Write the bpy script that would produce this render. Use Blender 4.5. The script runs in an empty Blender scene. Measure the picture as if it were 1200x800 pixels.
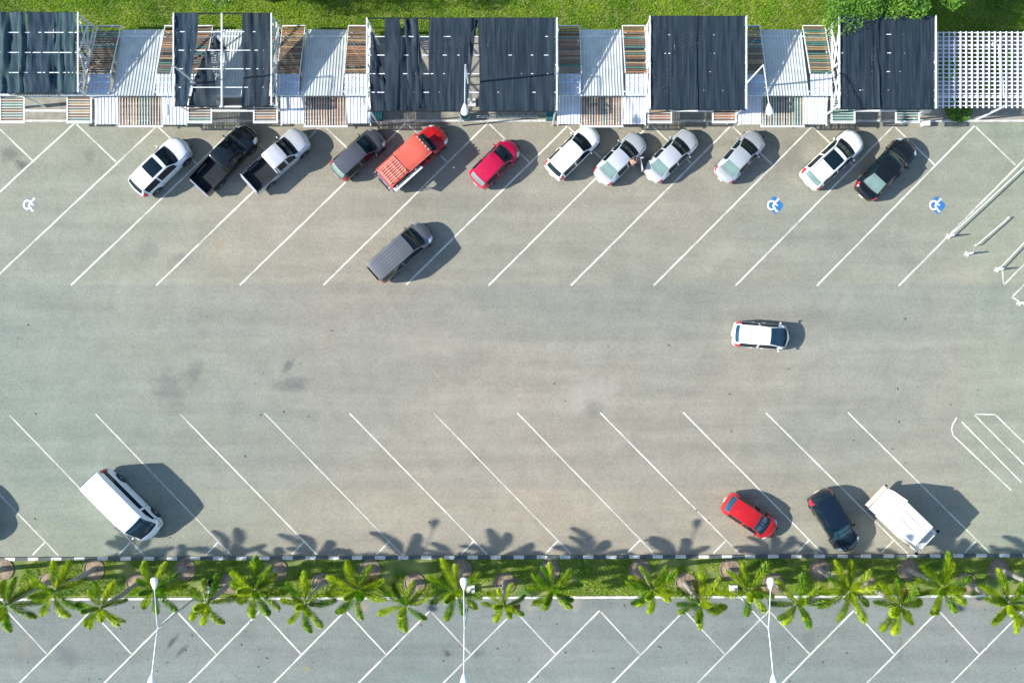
import bpy, bmesh, math, random
from mathutils import Vector, Matrix
R = math.radians
rnd = random.Random(7)
sc = bpy.context.scene
col = sc.collection

# ------------------------------------------------------------------ camera, sky, sun, exposure
H = 62.0            # camera height above the car park
PXM = 17.0          # photo pixels per metre on the ground
cam = bpy.data.cameras.new('camera')
cam.sensor_width = 36.0
cam.lens = 36.0 * H / (1200.0 / PXM)
cam.clip_end = 2000
cam_o = bpy.data.objects.new('camera', cam)
cam_o.location = (0, 0, H)
col.objects.link(cam_o)
sc.camera = cam_o

SUN_EL = R(31.0)
SUN_DIR = Vector((-1.0, -0.10, 0)).normalized()      # horizontal direction towards the sun
world = bpy.data.worlds.new('World')
sc.world = world
world.use_nodes = True
nt = world.node_tree
sky = nt.nodes.new('ShaderNodeTexSky')
sky.sky_type = 'NISHITA'
sky.sun_disc = False
sky.sun_elevation = SUN_EL
sky.sun_rotation = math.atan2(SUN_DIR.x, SUN_DIR.y)
sky.air_density = 1.0
sky.dust_density = 0.5
sky.ozone_density = 1.6
bg = nt.nodes['Background']
nt.links.new(sky.outputs[0], bg.inputs[0])
bg.inputs[1].default_value = 0.13

sun = bpy.data.lights.new('sun', 'SUN')
sun.energy = 4.6
sun.angle = R(0.8)
sun.color = (1.0, 0.95, 0.86)
sun_o = bpy.data.objects.new('sun', sun)
to_sun = Vector((SUN_DIR.x * math.cos(SUN_EL), SUN_DIR.y * math.cos(SUN_EL), math.sin(SUN_EL)))
sun_o.rotation_euler = to_sun.to_track_quat('Z', 'Y').to_euler()
sun_o.location = to_sun * 80
col.objects.link(sun_o)

vs = sc.view_settings
vs.view_transform = 'Standard'
vs.look = 'None'
vs.gamma = 1.0
vs.use_curve_mapping = False
vs.exposure = 1.22

# ------------------------------------------------------------------ helpers
def G(px, py, z=0.0):
    """photo pixel -> world point at height z (camera looks straight down)"""
    f = (1.0 - z / H) / PXM
    return Vector(((px - 600.0) * f, (400.0 - py) * f, z))

def gx(px): return (px - 600.0) / PXM       # ground pixel -> metres
def gy(py): return (400.0 - py) / PXM

class MB:
    def __init__(s): s.v = []; s.f = []; s.m = []
    def add(s, vs_, fs, mi=0):
        o = len(s.v); s.v += [tuple(v) for v in vs_]
        s.f += [tuple(i + o for i in f) for f in fs]; s.m += [mi] * len(fs)
        return s
    def box(s, c, d, rz=0.0, mi=0, M=None):
        x, y, z = d[0] / 2, d[1] / 2, d[2] / 2
        vv = [Vector((sx * x, sy * y, sz * z)) for sz in (-1, 1) for sy in (-1, 1) for sx in (-1, 1)]
        rot = M if M is not None else Matrix.Rotation(rz, 3, 'Z')
        vv = [rot @ v + Vector(c) for v in vv]
        return s.add(vv, [(0, 2, 3, 1), (4, 5, 7, 6), (0, 1, 5, 4), (2, 6, 7, 3), (0, 4, 6, 2), (1, 3, 7, 5)], mi)
    def bar(s, a, b, w, h=None, mi=0):
        """square bar between two points"""
        a = Vector(a); b = Vector(b); h = h or w
        d = (b - a); L = d.length
        q = d.to_track_quat('X', 'Z').to_matrix()
        return s.box((a + b) / 2, (L, w, h), M=q, mi=mi)
    def tube(s, pts, rad, n=8, caps=True, mi=0):
        pts = [Vector(p) for p in pts]
        if not isinstance(rad, (list, tuple)): rad = [rad] * len(pts)
        rings = []
        for i, p in enumerate(pts):
            t = (pts[min(i + 1, len(pts) - 1)] - pts[max(i - 1, 0)]).normalized()
            up = Vector((0, 0, 1)) if abs(t.z) < 0.95 else Vector((1, 0, 0))
            a = t.cross(up).normalized(); b = a.cross(t).normalized()
            rings.append([p + (a * math.cos(k * 2 * math.pi / n) + b * math.sin(k * 2 * math.pi / n)) * rad[i] for k in range(n)])
        vv = [v for r in rings for v in r]
        ff = []
        for i in range(len(pts) - 1):
            for k in range(n):
                k2 = (k + 1) % n
                ff.append((i * n + k, i * n + k2, (i + 1) * n + k2, (i + 1) * n + k))
        if caps:
            ff.append(tuple(range(n))); ff.append(tuple((len(pts) - 1) * n + k for k in range(n)))
        return s.add(vv, ff, mi)
    def lathe(s, c, prof, n=16, axis='z', mi=0):
        """prof: (radius, height) list"""
        vv = []; ff = []
        for r, h in prof:
            for k in range(n):
                a = 2 * math.pi * k / n
                if axis == 'z': p = (c[0] + r * math.cos(a), c[1] + r * math.sin(a), c[2] + h)
                else: p = (c[0] + r * math.cos(a), c[1] + h, c[2] + r * math.sin(a))
                vv.append(p)
        for i in range(len(prof) - 1):
            for k in range(n):
                k2 = (k + 1) % n
                ff.append((i * n + k, i * n + k2, (i + 1) * n + k2, (i + 1) * n + k))
        ff.append(tuple(range(n))); ff.append(tuple((len(prof) - 1) * n + k for k in range(n)))
        return s.add(vv, ff, mi)
    def poly(s, pts, mi=0):
        return s.add(pts, [tuple(range(len(pts)))], mi)
    def mesh(s, name, mats, smooth=None, bevel=0.0):
        me = bpy.data.meshes.new(name)
        me.from_pydata(s.v, [], s.f)
        if not isinstance(mats, (list, tuple)): mats = [mats]
        for m in mats: me.materials.append(m)
        if len(mats) > 1: me.polygons.foreach_set('material_index', s.m)
        bm = bmesh.new(); bm.from_mesh(me)
        bmesh.ops.recalc_face_normals(bm, faces=bm.faces[:])
        if bevel > 0:
            bmesh.ops.bevel(bm, geom=bm.edges[:], offset=bevel, segments=2, profile=0.6, affect='EDGES', clamp_overlap=True)
        bm.to_mesh(me); bm.free()
        if smooth is not None:
            me.polygons.foreach_set('use_smooth', [True] * len(me.polygons))
            if smooth < 179: me.set_sharp_from_angle(angle=R(smooth))
        return me
    def build(s, name, mats, parent=None, smooth=None, bevel=0.0):
        return link(name, s.mesh(name, mats, smooth, bevel), parent)

def link(name, me, parent=None, loc=None, rot=None):
    o = bpy.data.objects.new(name, me); col.objects.link(o)
    if parent is not None: o.parent = parent
    if loc is not None: o.location = loc
    if rot is not None: o.rotation_euler = rot
    return o

def thing(name, label, cat, loc=(0, 0, 0), rz=0.0, group=None):
    o = bpy.data.objects.new(name, None); col.objects.link(o)
    o.empty_display_size = 0.3
    o.location = loc; o.rotation_euler = (0, 0, rz)
    return tag(o, label, cat, group)

def tag(o, label=None, cat=None, group=None, kind=None):
    if label: o['label'] = label
    if cat: o['category'] = cat
    if group: o['group'] = group
    if kind: o['kind'] = kind
    return o

def copy_tree(o, parent=None):
    c = o.copy(); col.objects.link(c); c.parent = parent
    for ch in list(o.children): copy_tree(ch, c)
    return c

# ------------------------------------------------------------------ materials
def nodes_of(m):
    m.use_nodes = True
    t = m.node_tree
    return t, t.nodes['Principled BSDF']

def mat(name, c, rough=0.6, metal=0.0, coat=0.0, var=0.12, scale=6.0, bump=0.0, spec=0.5, var2=None):
    """plain surface with uneven tone and gloss"""
    m = bpy.data.materials.new(name); t, b = nodes_of(m)
    tc = t.nodes.new('ShaderNodeTexCoord')
    n = t.nodes.new('ShaderNodeTexNoise'); n.inputs['Scale'].default_value = scale; n.inputs['Detail'].default_value = 6
    t.links.new(tc.outputs['Object'], n.inputs['Vector'])
    r = t.nodes.new('ShaderNodeValToRGB')
    r.color_ramp.elements[0].position = 0.3; r.color_ramp.elements[1].position = 0.7
    c2 = var2 if var2 else [min(1, k * (1 + var)) for k in c]
    r.color_ramp.elements[0].color = (*[k * (1 - var) for k in c], 1)
    r.color_ramp.elements[1].color = (*c2, 1)
    t.links.new(n.outputs['Fac'], r.inputs[0]); t.links.new(r.outputs[0], b.inputs['Base Color'])
    mr = t.nodes.new('ShaderNodeMapRange'); mr.inputs['To Min'].default_value = max(0.02, rough * 0.8); mr.inputs['To Max'].default_value = min(1, rough * 1.25)
    t.links.new(n.outputs['Fac'], mr.inputs[0]); t.links.new(mr.outputs[0], b.inputs['Roughness'])
    b.inputs['Metallic'].default_value = metal
    b.inputs['Coat Weight'].default_value = coat
    b.inputs['Coat Roughness'].default_value = 0.06
    b.inputs['Specular IOR Level'].default_value = spec
    if bump:
        bp = t.nodes.new('ShaderNodeBump'); bp.inputs['Strength'].default_value = bump; bp.inputs['Distance'].default_value = 0.02
        n2 = t.nodes.new('ShaderNodeTexNoise'); n2.inputs['Scale'].default_value = scale * 8; n2.inputs['Detail'].default_value = 4
        t.links.new(tc.outputs['Object'], n2.inputs['Vector']); t.links.new(n2.outputs['Fac'], bp.inputs['Height'])
        t.links.new(bp.outputs[0], b.inputs['Normal'])
    return m

def leaf_mat(name, c_lo, c_hi, scale=1.5, trans=0.35, rough=0.5, per_obj=0.0):
    m = bpy.data.materials.new(name); t, b = nodes_of(m)
    g = t.nodes.new('ShaderNodeNewGeometry')
    n = t.nodes.new('ShaderNodeTexNoise'); n.inputs['Scale'].default_value = scale; n.inputs['Detail'].default_value = 3
    t.links.new(g.outputs['Position'], n.inputs['Vector'])
    add = t.nodes.new('ShaderNodeMath'); add.operation = 'MULTIPLY_ADD'; add.inputs[1].default_value = 0.45; 
    t.links.new(g.outputs['Random Per Island'], add.inputs[0]); 
    sub = t.nodes.new('ShaderNodeMath'); sub.operation = 'MULTIPLY_ADD'; sub.inputs[1].default_value = 1.3; sub.inputs[2].default_value = -0.38
    t.links.new(n.outputs['Fac'], sub.inputs[0]); t.links.new(sub.outputs[0], add.inputs[2])
    r = t.nodes.new('ShaderNodeValToRGB')
    r.color_ramp.elements[0].color = (*c_lo, 1); r.color_ramp.elements[1].color = (*c_hi, 1)
    r.color_ramp.elements[0].position = 0.15; r.color_ramp.elements[1].position = 0.85
    oi = t.nodes.new('ShaderNodeObjectInfo'); ad2 = t.nodes.new('ShaderNodeMath'); ad2.operation = 'MULTIPLY_ADD'; ad2.inputs[1].default_value = per_obj
    ad3 = t.nodes.new('ShaderNodeMath'); ad3.operation = 'SUBTRACT'; ad3.inputs[1].default_value = per_obj * .6
    t.links.new(oi.outputs['Random'], ad2.inputs[0]); t.links.new(add.outputs[0], ad2.inputs[2]); t.links.new(ad2.outputs[0], ad3.inputs[0])
    t.links.new(ad3.outputs[0], r.inputs[0]); t.links.new(r.outputs[0], b.inputs['Base Color'])
    b.inputs['Roughness'].default_value = rough
    b.inputs['Specular IOR Level'].default_value = 0.3
    tr = t.nodes.new('ShaderNodeBsdfTranslucent'); t.links.new(r.outputs[0], tr.inputs[0])
    mx = t.nodes.new('ShaderNodeMixShader'); mx.inputs[0].default_value = trans
    out = t.nodes['Material Output']
    t.links.new(b.outputs[0], mx.inputs[1]); t.links.new(tr.outputs[0], mx.inputs[2]); t.links.new(mx.outputs[0], out.inputs[0])
    return m

def asphalt_mat(name, lo, hi, stains=(), bands=()):
    m = bpy.data.materials.new(name); t, b = nodes_of(m)
    N = t.nodes.new; Lk = t.links.new
    g = N('ShaderNodeNewGeometry'); P = g.outputs['Position']
    def noise(scale, detail=5, rough=0.55, vec=P, dist=0.0):
        n = N('ShaderNodeTexNoise'); n.inputs['Scale'].default_value = scale; n.inputs['Detail'].default_value = detail
        n.inputs['Roughness'].default_value = rough; n.inputs['Distortion'].default_value = dist
        Lk(vec, n.inputs['Vector']); return n.outputs['Fac']
    def math_(op, a, bb=None, c=None, clamp=False):
        n = N('ShaderNodeMath'); n.operation = op; n.use_clamp = clamp
        for i, k in enumerate((a, bb, c)):
            if k is None: continue
            if isinstance(k, (int, float)): n.inputs[i].default_value = k
            else: Lk(k, n.inputs[i])
        return n.outputs[0]
    def mix(f, a, c, blend='MIX'):
        n = N('ShaderNodeMix'); n.data_type = 'RGBA'; n.blend_type = blend
        if isinstance(f, (int, float)): n.inputs['Factor'].default_value = f
        else: Lk(f, n.inputs['Factor'])
        for i, k in ((6, a), (7, c)):
            if isinstance(k, tuple): n.inputs[i].default_value = (*k, 1)
            else: Lk(k, n.inputs[i])
        return n.outputs[2]
    def ramp(f, p0, p1):
        n = N('ShaderNodeMapRange'); n.inputs[1].default_value = p0; n.inputs[2].default_value = p1
        Lk(f, n.inputs[0]); return n.outputs[0]
    # streaks along the lanes
    mp = N('ShaderNodeMapping'); mp.inputs['Scale'].default_value = (0.06, 0.9, 1); Lk(P, mp.inputs['Vector'])
    big = noise(0.045, 4, 0.5)
    streak = noise(1.0, 5, 0.6, mp.outputs[0])
    mid = noise(0.55, 7, 0.65, P, 0.6)
    fine = noise(9.0, 6, 0.8)
    grain = noise(42.0, 3, 0.7)
    c = mix(ramp(big, 0.36, 0.66), lo, hi)
    def mulgrey(c, f, a, bv):
        v = N('ShaderNodeMapRange'); v.inputs[1].default_value = 0.32; v.inputs[2].default_value = 0.68
        v.inputs[3].default_value = a; v.inputs[4].default_value = bv; Lk(f, v.inputs[0])
        cc = N('ShaderNodeCombineColor')
        for i in range(3): Lk(v.outputs[0], cc.inputs[i])
        return mix(1.0, c, cc.outputs[0], 'MULTIPLY')
    c = mulgrey(c, streak, 0.90, 1.09)
    c = mulgrey(c, mid, 0.91, 1.09)
    c = mulgrey(c, fine, 0.85, 1.15)
    c = mulgrey(c, grain, 0.80, 1.20)
    vo = N('ShaderNodeTexVoronoi'); vo.inputs['Scale'].default_value = 7.5; vo.inputs['Randomness'].default_value = 1.0; Lk(P, vo.inputs['Vector'])
    c = mulgrey(c, vo.outputs['Distance'], 1.06, 0.94)
    # hairline cracks
    vc = N('ShaderNodeTexVoronoi'); vc.feature = 'DISTANCE_TO_EDGE'; vc.inputs['Scale'].default_value = 0.16
    wv = N('ShaderNodeVectorMath'); wv.operation = 'MULTIPLY_ADD'; wv.inputs[1].default_value = (1.6, 1.6, 0); Lk(P, wv.inputs[2])
    wn = N('ShaderNodeTexNoise'); wn.inputs['Scale'].default_value = 0.7; wn.inputs['Detail'].default_value = 6; Lk(P, wn.inputs['Vector']); Lk(wn.outputs['Color'], wv.inputs[0])
    Lk(wv.outputs[0], vc.inputs['Vector'])
    crk = math_('MULTIPLY', math_('SUBTRACT', 1.0, ramp(vc.outputs['Distance'], 0.0015, 0.006)), ramp(noise(0.12, 3), 0.5, 0.62))
    c = mix(math_('MULTIPLY', crk, 0.15), c, (0.06, 0.06, 0.055))
    sep = N('ShaderNodeSeparateXYZ'); Lk(P, sep.inputs[0])
    wob = math_('MULTIPLY_ADD', noise(0.5, 3), 0.5, -0.25)
    yy = math_('ADD', sep.outputs[1], wob)
    xx = math_('ADD', sep.outputs[0], wob)
    for (axis, lo_, hi_, soft, k) in bands:       # paving lanes laid at different times; wide side bands paint a lens cast
        s_ = yy if axis == 'y' else xx
        f = math_('MULTIPLY', ramp(s_, lo_ - soft, lo_ + soft), math_('SUBTRACT', 1.0, ramp(s_, hi_ - soft, hi_ + soft)))
        c = mix(f, c, mix(1.0, c, k, 'MULTIPLY'))
    nz = N('ShaderNodeTexNoise'); nz.inputs['Scale'].default_value = 1.5; nz.inputs['Detail'].default_value = 10; nz.inputs['Roughness'].default_value = 0.82; Lk(P, nz.inputs['Vector'])
    for (x, y, rx, ry, rot, amt, colr) in stains:  # oil and dirt marks
        mp = N('ShaderNodeMapping'); mp.vector_type = 'TEXTURE'
        mp.inputs['Location'].default_value = (x, y, 0); mp.inputs['Rotation'].default_value = (0, 0, rot); mp.inputs['Scale'].default_value = (rx, ry, 1)
        Lk(P, mp.inputs['Vector'])
        ln = N('ShaderNodeVectorMath'); ln.operation = 'LENGTH'; 
        fl = N('ShaderNodeVectorMath'); fl.operation = 'MULTIPLY'; fl.inputs[1].default_value = (1, 1, 0); Lk(mp.outputs[0], fl.inputs[0]); Lk(fl.outputs[0], ln.inputs[0])
        d = math_('MULTIPLY_ADD', nz.outputs['Fac'], 2.8, math_('ADD', ln.outputs['Value'], -1.4))
        f = math_('MULTIPLY', math_('SUBTRACT', 1.0, ramp(d, 0.3, 1.0)), amt * 0.95)
        c = mix(f, c, colr)
    # scattered dark spots and cracks
    sp = noise(0.9, 8, 0.75, P, 1.2)
    c = mix(math_('MULTIPLY', ramp(sp, 0.66, 0.74), 0.28), c, (0.05, 0.05, 0.05))
    Lk(c, b.inputs['Base Color'])
    b.inputs['Roughness'].default_value = 0.9; b.inputs['Specular IOR Level'].default_value = 0.25
    bp = N('ShaderNodeBump'); bp.inputs['Strength'].default_value = 0.5; bp.inputs['Distance'].default_value = 0.012
    Lk(grain, bp.inputs['Height']); Lk(bp.outputs[0], b.inputs['Normal'])
    return m

def paint_mark_mat(name, c, under, lo, hi):
    """road paint worn through to the asphalt"""
    m = bpy.data.materials.new(name); t, b = nodes_of(m)
    g = t.nodes.new('ShaderNodeNewGeometry')
    n = t.nodes.new('ShaderNodeTexNoise'); n.inputs['Scale'].default_value = 0.5; n.inputs['Detail'].default_value = 10; n.inputs['Roughness'].default_value = 0.78
    t.links.new(g.outputs['Position'], n.inputs['Vector'])
    r = t.nodes.new('ShaderNodeValToRGB'); r.color_ramp.elements[0].position = lo; r.color_ramp.elements[1].position = hi
    r.color_ramp.elements[0].color = (*c, 1); r.color_ramp.elements[1].color = (*under, 1)
    t.links.new(n.outputs['Fac'], r.inputs[0]); t.links.new(r.outputs[0], b.inputs['Base Color'])
    b.inputs['Roughness'].default_value = 0.75
    return m

ASP_LO = (0.190, 0.193, 0.162); ASP_HI = (0.236, 0.212, 0.172)
stains = [
    (gx(200), gy(455), 1.3, 2.0, 0.4, 0.42, (0.075, 0.08, 0.085)),
    (gx(228), gy(436), 0.7, 1.1, -0.5, 0.5, (0.08, 0.085, 0.09)),
    (gx(343), gy(450), 1.6, 0.7, 0.1, 0.6, (0.075, 0.08, 0.085)),
    (gx(338), gy(428), 0.35, 0.7, -0.6, 0.6, (0.07, 0.075, 0.08)),
    (gx(690), gy(462), 2.6, 1.5, 0.3, 0.34, (0.33, 0.31, 0.27)),
    (gx(590), gy(478), 2.2, 0.9, 0.0, 0.28, (0.32, 0.30, 0.26)),
    (gx(695), gy(478), 0.9, 0.8, 0.6, 0.45, (0.085, 0.085, 0.08)),
    (gx(172), gy(293), 0.9, 0.9, 0.0, 0.5, (0.12, 0.125, 0.12)),
    (gx(215), gy(303), 1.3, 0.5, 0.2, 0.45, (0.10, 0.105, 0.11)),
    (gx(256), gy(291), 0.35, 0.8, -0.4, 0.5, (0.26, 0.20, 0.12)),
    (gx(12), gy(182), 0.9, 0.8, 0.0, 0.6, (0.08, 0.085, 0.08)),
    (gx(26), gy(193), 0.7, 0.35, 0.0, 0.7, (0.06, 0.065, 0.07)),
    (gx(105), gy(183), 0.5, 0.8, 0.0, 0.4, (0.10, 0.10, 0.09)),
    (gx(500), gy(400), 3.5, 1.2, 0.0, 0.25, (0.29, 0.25, 0.21)),
    (gx(1135), gy(323), 1.2, 0.8, 0.0, 0.4, (0.29, 0.25, 0.20)),
    (gx(925), gy(185), 1.2, 1.6, -0.4, 0.45, (0.11, 0.105, 0.085)),
    (gx(840), gy(300), 2.2, 0.9, 0.6, 0.35, (0.30, 0.28, 0.24)),
]
stains_low = [
    (gx(203), gy(750), 0.22, 0.8, -0.7, 0.8, (0.05, 0.05, 0.05)),
    (gx(212), gy(763), 0.22, 0.9, -0.8, 0.7, (0.055, 0.055, 0.055)),
    (gx(560), gy(765), 0.6, 0.45, 0.3, 0.7, (0.09, 0.10, 0.10)),
    (gx(76), gy(765), 1.4, 0.8, -0.7, 0.5, (0.09, 0.095, 0.10)),
    (gx(30), gy(757), 0.8, 0.9, 0.0, 0.45, (0.19, 0.175, 0.13)),
    (gx(359), gy(784), 0.35, 0.35, 0.0, 0.6, (0.25, 0.20, 0.09)),
    (gx(1055), gy(760), 0.3, 1.0, 0.0, 0.5, (0.10, 0.11, 0.10)),
    (gx(524), gy(766), 0.3, 0.4, 0.5, 0.8, (0.05, 0.05, 0.05)),
    (gx(675), gy(706), 0.5, 0.7, 0.0, 0.6, (0.26, 0.24, 0.19)),
    (gx(622), gy(710), 0.5, 0.7, 0.0, 0.6, (0.26, 0.24, 0.19)),
    (gx(1150), gy(705), 1.0, 0.7, 0.0, 0.5, (0.24, 0.21, 0.15)),
    (gx(425), gy(711), 0.6, 0.5, 0.0, 0.6, (0.26, 0.21, 0.14)),
    (gx(948), gy(750), 0.6, 1.0, 0.0, 0.5, (0.10, 0.11, 0.10)),
]
M = {}
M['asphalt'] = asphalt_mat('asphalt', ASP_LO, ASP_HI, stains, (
    ('y', gy(333), 60, 0.12, (1.04, 1.02, 0.99)),
    ('y', gy(398), gy(333), 0.10, (0.95, 0.96, 0.97)),
    ('y', gy(545), gy(480), 0.10, (0.97, 0.98, 0.98)),
    ('y', gy(660), gy(572), 0.12, (1.06, 1.04, 0.99)),
    ('x', -200, gx(260), 7.0, (0.90, 1.02, 1.02)), ('x', gx(960), 200, 7.0, (0.93, 1.01, 1.01)),  # greenish lens colour cast painted into the asphalt towards both sides
    ('x', gx(1127), 90, 0.06, (0.98, 1.04, 1.0))))
M['asphalt_low'] = asphalt_mat('asphalt_low', (0.140, 0.162, 0.150), (0.170, 0.182, 0.166), stains_low, (
    ('y', gy(900), gy(778), 0.15, (1.03, 1.06, 1.04)), ('x', gx(478), gx(700), 0.08, (1.03, 1.02, 1.03))))
M['concrete'] = mat('concrete', (0.21, 0.20, 0.165), 0.9, var=0.25, scale=1.6, bump=0.3)
M['kerb_white'] = mat('kerb_white', (0.50, 0.49, 0.44), 0.8, var=0.35, scale=5)
M['kerb_black'] = mat('kerb_black', (0.060, 0.075, 0.075), 0.75, var=0.4, scale=5)
M['kerb_plain'] = mat('kerb_plain', (0.48, 0.47, 0.42), 0.85, var=0.3, scale=3)
M['line'] = paint_mark_mat('line_paint', (0.53, 0.52, 0.46), (0.24, 0.235, 0.205), 0.46, 0.66)
M['line_worn'] = paint_mark_mat('line_paint_worn', (0.46, 0.455, 0.40), (0.235, 0.23, 0.20), 0.42, 0.66)
M['mark_blue'] = paint_mark_mat('mark_blue', (0.010, 0.12, 0.33), (0.10, 0.17, 0.22), 0.52, 0.68)
M['mark_blue_worn'] = paint_mark_mat('mark_blue_worn', (0.10, 0.17, 0.22), (0.16, 0.17, 0.155), 0.36, 0.56)
M['mark_white'] = paint_mark_mat('mark_white', (0.68, 0.68, 0.66), (0.5, 0.5, 0.48), 0.5, 0.7)
M['soil'] = mat('soil', (0.20, 0.15, 0.10), 0.95, var=0.4, scale=4, bump=0.5)
M['turf'] = mat('turf', (0.06, 0.15, 0.010), 0.95, var=0.35, scale=0.7, bump=0.6, var2=(0.22, 0.22, 0.06))
M['steel'] = mat('white_steel', (0.58, 0.60, 0.58), 0.45, var=0.15, scale=3)
M['steel_pale'] = mat('pale_steel', (0.50, 0.56, 0.55), 0.5, var=0.2, scale=3)
M['steel_rusty'] = mat('rusty_steel', (0.50, 0.42, 0.36), 0.6, var=0.35, scale=2.5)
M['sheet'] = mat('galvanised_sheet', (0.40, 0.43, 0.415), 0.5, metal=0.0, var=0.14, scale=1.1)
M['sheet_white'] = mat('white_sheet', (0.58, 0.60, 0.64), 0.4, metal=0.1, var=0.10, scale=1.2)
M['sheet_blue'] = mat('bluish_sheet', (0.43, 0.465, 0.52), 0.45, metal=0.0, var=0.14, scale=1.4)
SLATS = [mat('slat_orange', (0.27, 0.125, 0.06), 0.7, var=0.35, scale=3), mat('slat_brown', (0.125, 0.075, 0.045), 0.75, var=0.35, scale=3),
         mat('slat_tan', (0.27, 0.19, 0.10), 0.7, var=0.3, scale=3), mat('slat_teal', (0.05, 0.135, 0.11), 0.65, var=0.3, scale=3),
         mat('slat_grey', (0.11, 0.10, 0.085), 0.8, var=0.3, scale=3)]
def net_mat(name, a, bcol, hole):
    """woven shade cloth: dark threads with fine lengthwise bands"""
    m = bpy.data.materials.new(name); t, b = nodes_of(m)
    g = t.nodes.new('ShaderNodeNewGeometry')
    mp = t.nodes.new('ShaderNodeMapping'); mp.inputs['Scale'].default_value = (9.0, 0.3, 0.2); t.links.new(g.outputs['Position'], mp.inputs['Vector'])
    n = t.nodes.new('ShaderNodeTexNoise'); n.inputs['Scale'].default_value = 1.0; n.inputs['Detail'].default_value = 5; t.links.new(mp.outputs[0], n.inputs['Vector'])
    r = t.nodes.new('ShaderNodeValToRGB'); r.color_ramp.elements[0].position = 0.3; r.color_ramp.elements[1].position = 0.72
    r.color_ramp.elements[0].color = (*a, 1); r.color_ramp.elements[1].color = (*bcol, 1)
    t.links.new(n.outputs['Fac'], r.inputs[0]); t.links.new(r.outputs[0], b.inputs['Base Color'])
    b.inputs['Roughness'].default_value = 0.7; b.inputs['Specular IOR Level'].default_value = 0.12
    tr = t.nodes.new('ShaderNodeBsdfTransparent'); mx = t.nodes.new('ShaderNodeMixShader')
    w = t.nodes.new('ShaderNodeTexWhiteNoise'); 
    n2 = t.nodes.new('ShaderNodeTexNoise'); n2.inputs['Scale'].default_value = 30.0; t.links.new(g.outputs['Position'], n2.inputs['Vector'])
    cmp_ = t.nodes.new('ShaderNodeMath'); cmp_.operation = 'LESS_THAN'; cmp_.inputs[1].default_value = hole
    t.links.new(n2.outputs['Fac'], cmp_.inputs[0]); t.links.new(cmp_.outputs[0], mx.inputs[0])
    t.nodes.remove(w)
    t.links.new(b.outputs[0], mx.inputs[1]); t.links.new(tr.outputs[0], mx.inputs[2]); t.links.new(mx.outputs[0], t.nodes['Material Output'].inputs[0])
    return m
M['net'] = net_mat('shade_net', (0.007, 0.014, 0.022), (0.028, 0.042, 0.056), 0.30)
M['net_faded'] = net_mat('shade_net_faded', (0.008, 0.022, 0.030), (0.045, 0.085, 0.10), 0.30)
M['net_blue'] = net_mat('shade_net_blue', (0.008, 0.020, 0.034), (0.026, 0.047, 0.068), 0.30)
M['lattice'] = mat('lattice_white', (0.62, 0.63, 0.66), 0.5, var=0.12, scale=2)
M['teal_bin'] = mat('teal_plastic', (0.012, 0.11, 0.12), 0.5, var=0.25, scale=4)
M['black_plastic'] = mat('black_plastic', (0.012, 0.016, 0.021), 0.65, var=0.3, scale=6, spec=0.2)
M['rubber'] = mat('rubber', (0.02, 0.02, 0.021), 0.8, var=0.3, scale=8)
M['alloy'] = mat('alloy', (0.42, 0.43, 0.45), 0.35, metal=0.7, var=0.1)
M['glass'] = mat('car_glass', (0.004, 0.012, 0.018), 0.05, var=0.2, scale=1, spec=0.30)
M['glass_pale_sky'] = mat('glass_pale_reflection', (0.11, 0.17, 0.155), 0.06, var=0.2, scale=1, spec=0.9)  # pale reflection of the bright sky painted into the glass colour
M['glass_blue_sky'] = mat('glass_blue_reflection', (0.008, 0.045, 0.075), 0.05, var=0.3, scale=1, spec=0.35)  # blue sky reflection on windscreens, put into the base colour
M['lamp_glass'] = mat('headlamp_glass', (0.55, 0.57, 0.6), 0.08, metal=0.4, var=0.15, scale=12)
M['tail_red'] = mat('tail_light', (0.42, 0.015, 0.03), 0.15, var=0.2, scale=10, coat=0.6)
M['plate'] = mat('number_plate', (0.6, 0.6, 0.58), 0.5, var=0.05)
M['chrome'] = mat('chrome', (0.6, 0.61, 0.62), 0.15, metal=0.9, var=0.05)
M['trunk'] = mat('palm_trunk', (0.20, 0.19, 0.17), 0.9, var=0.3, scale=5, bump=0.4)
M['crownshaft'] = mat('crownshaft', (0.13, 0.22, 0.045), 0.5, var=0.2, scale=4)
M['frond'] = leaf_mat('frond', (0.055, 0.19, 0.004), (0.46, 0.55, 0.02), 2.2, 0.42, 0.42, 0.55)
M['frond_dry'] = leaf_mat('frond_dry', (0.12, 0.09, 0.02), (0.34, 0.26, 0.06), 2.2, 0.3, 0.6)
M['rachis'] = mat('rachis', (0.20, 0.26, 0.05), 0.55)
M['leaf'] = leaf_mat('tree_leaf', (0.028, 0.10, 0.012), (0.16, 0.31, 0.03), 0.7, 0.3)
M['grass'] = leaf_mat('grass_blade', (0.05, 0.18, 0.003), (0.40, 0.60, 0.010), 0.22, 0.45, 0.6)
M['grass_dry'] = leaf_mat('grass_median', (0.06, 0.21, 0.005), (0.44, 0.56, 0.025), 0.5, 0.42, 0.6)
M['bark'] = mat('bark', (0.12, 0.085, 0.06), 0.95, var=0.35, scale=6, bump=0.5)
M['lamp_post'] = mat('lamp_post', (0.50, 0.55, 0.58), 0.4, metal=0.3, var=0.1, scale=2)
M['lamp_head'] = mat('lamp_head', (0.66, 0.70, 0.73), 0.35, var=0.06)
M['skin'] = mat('skin', (0.36, 0.20, 0.13), 0.55, var=0.1)
M['hair'] = mat('hair', (0.03, 0.02, 0.015), 0.5)
M['shirt'] = mat('shirt', (0.36, 0.22, 0.14), 0.8, var=0.2, scale=9)
M['trousers'] = mat('trousers', (0.10, 0.11, 0.14), 0.85)

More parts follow.
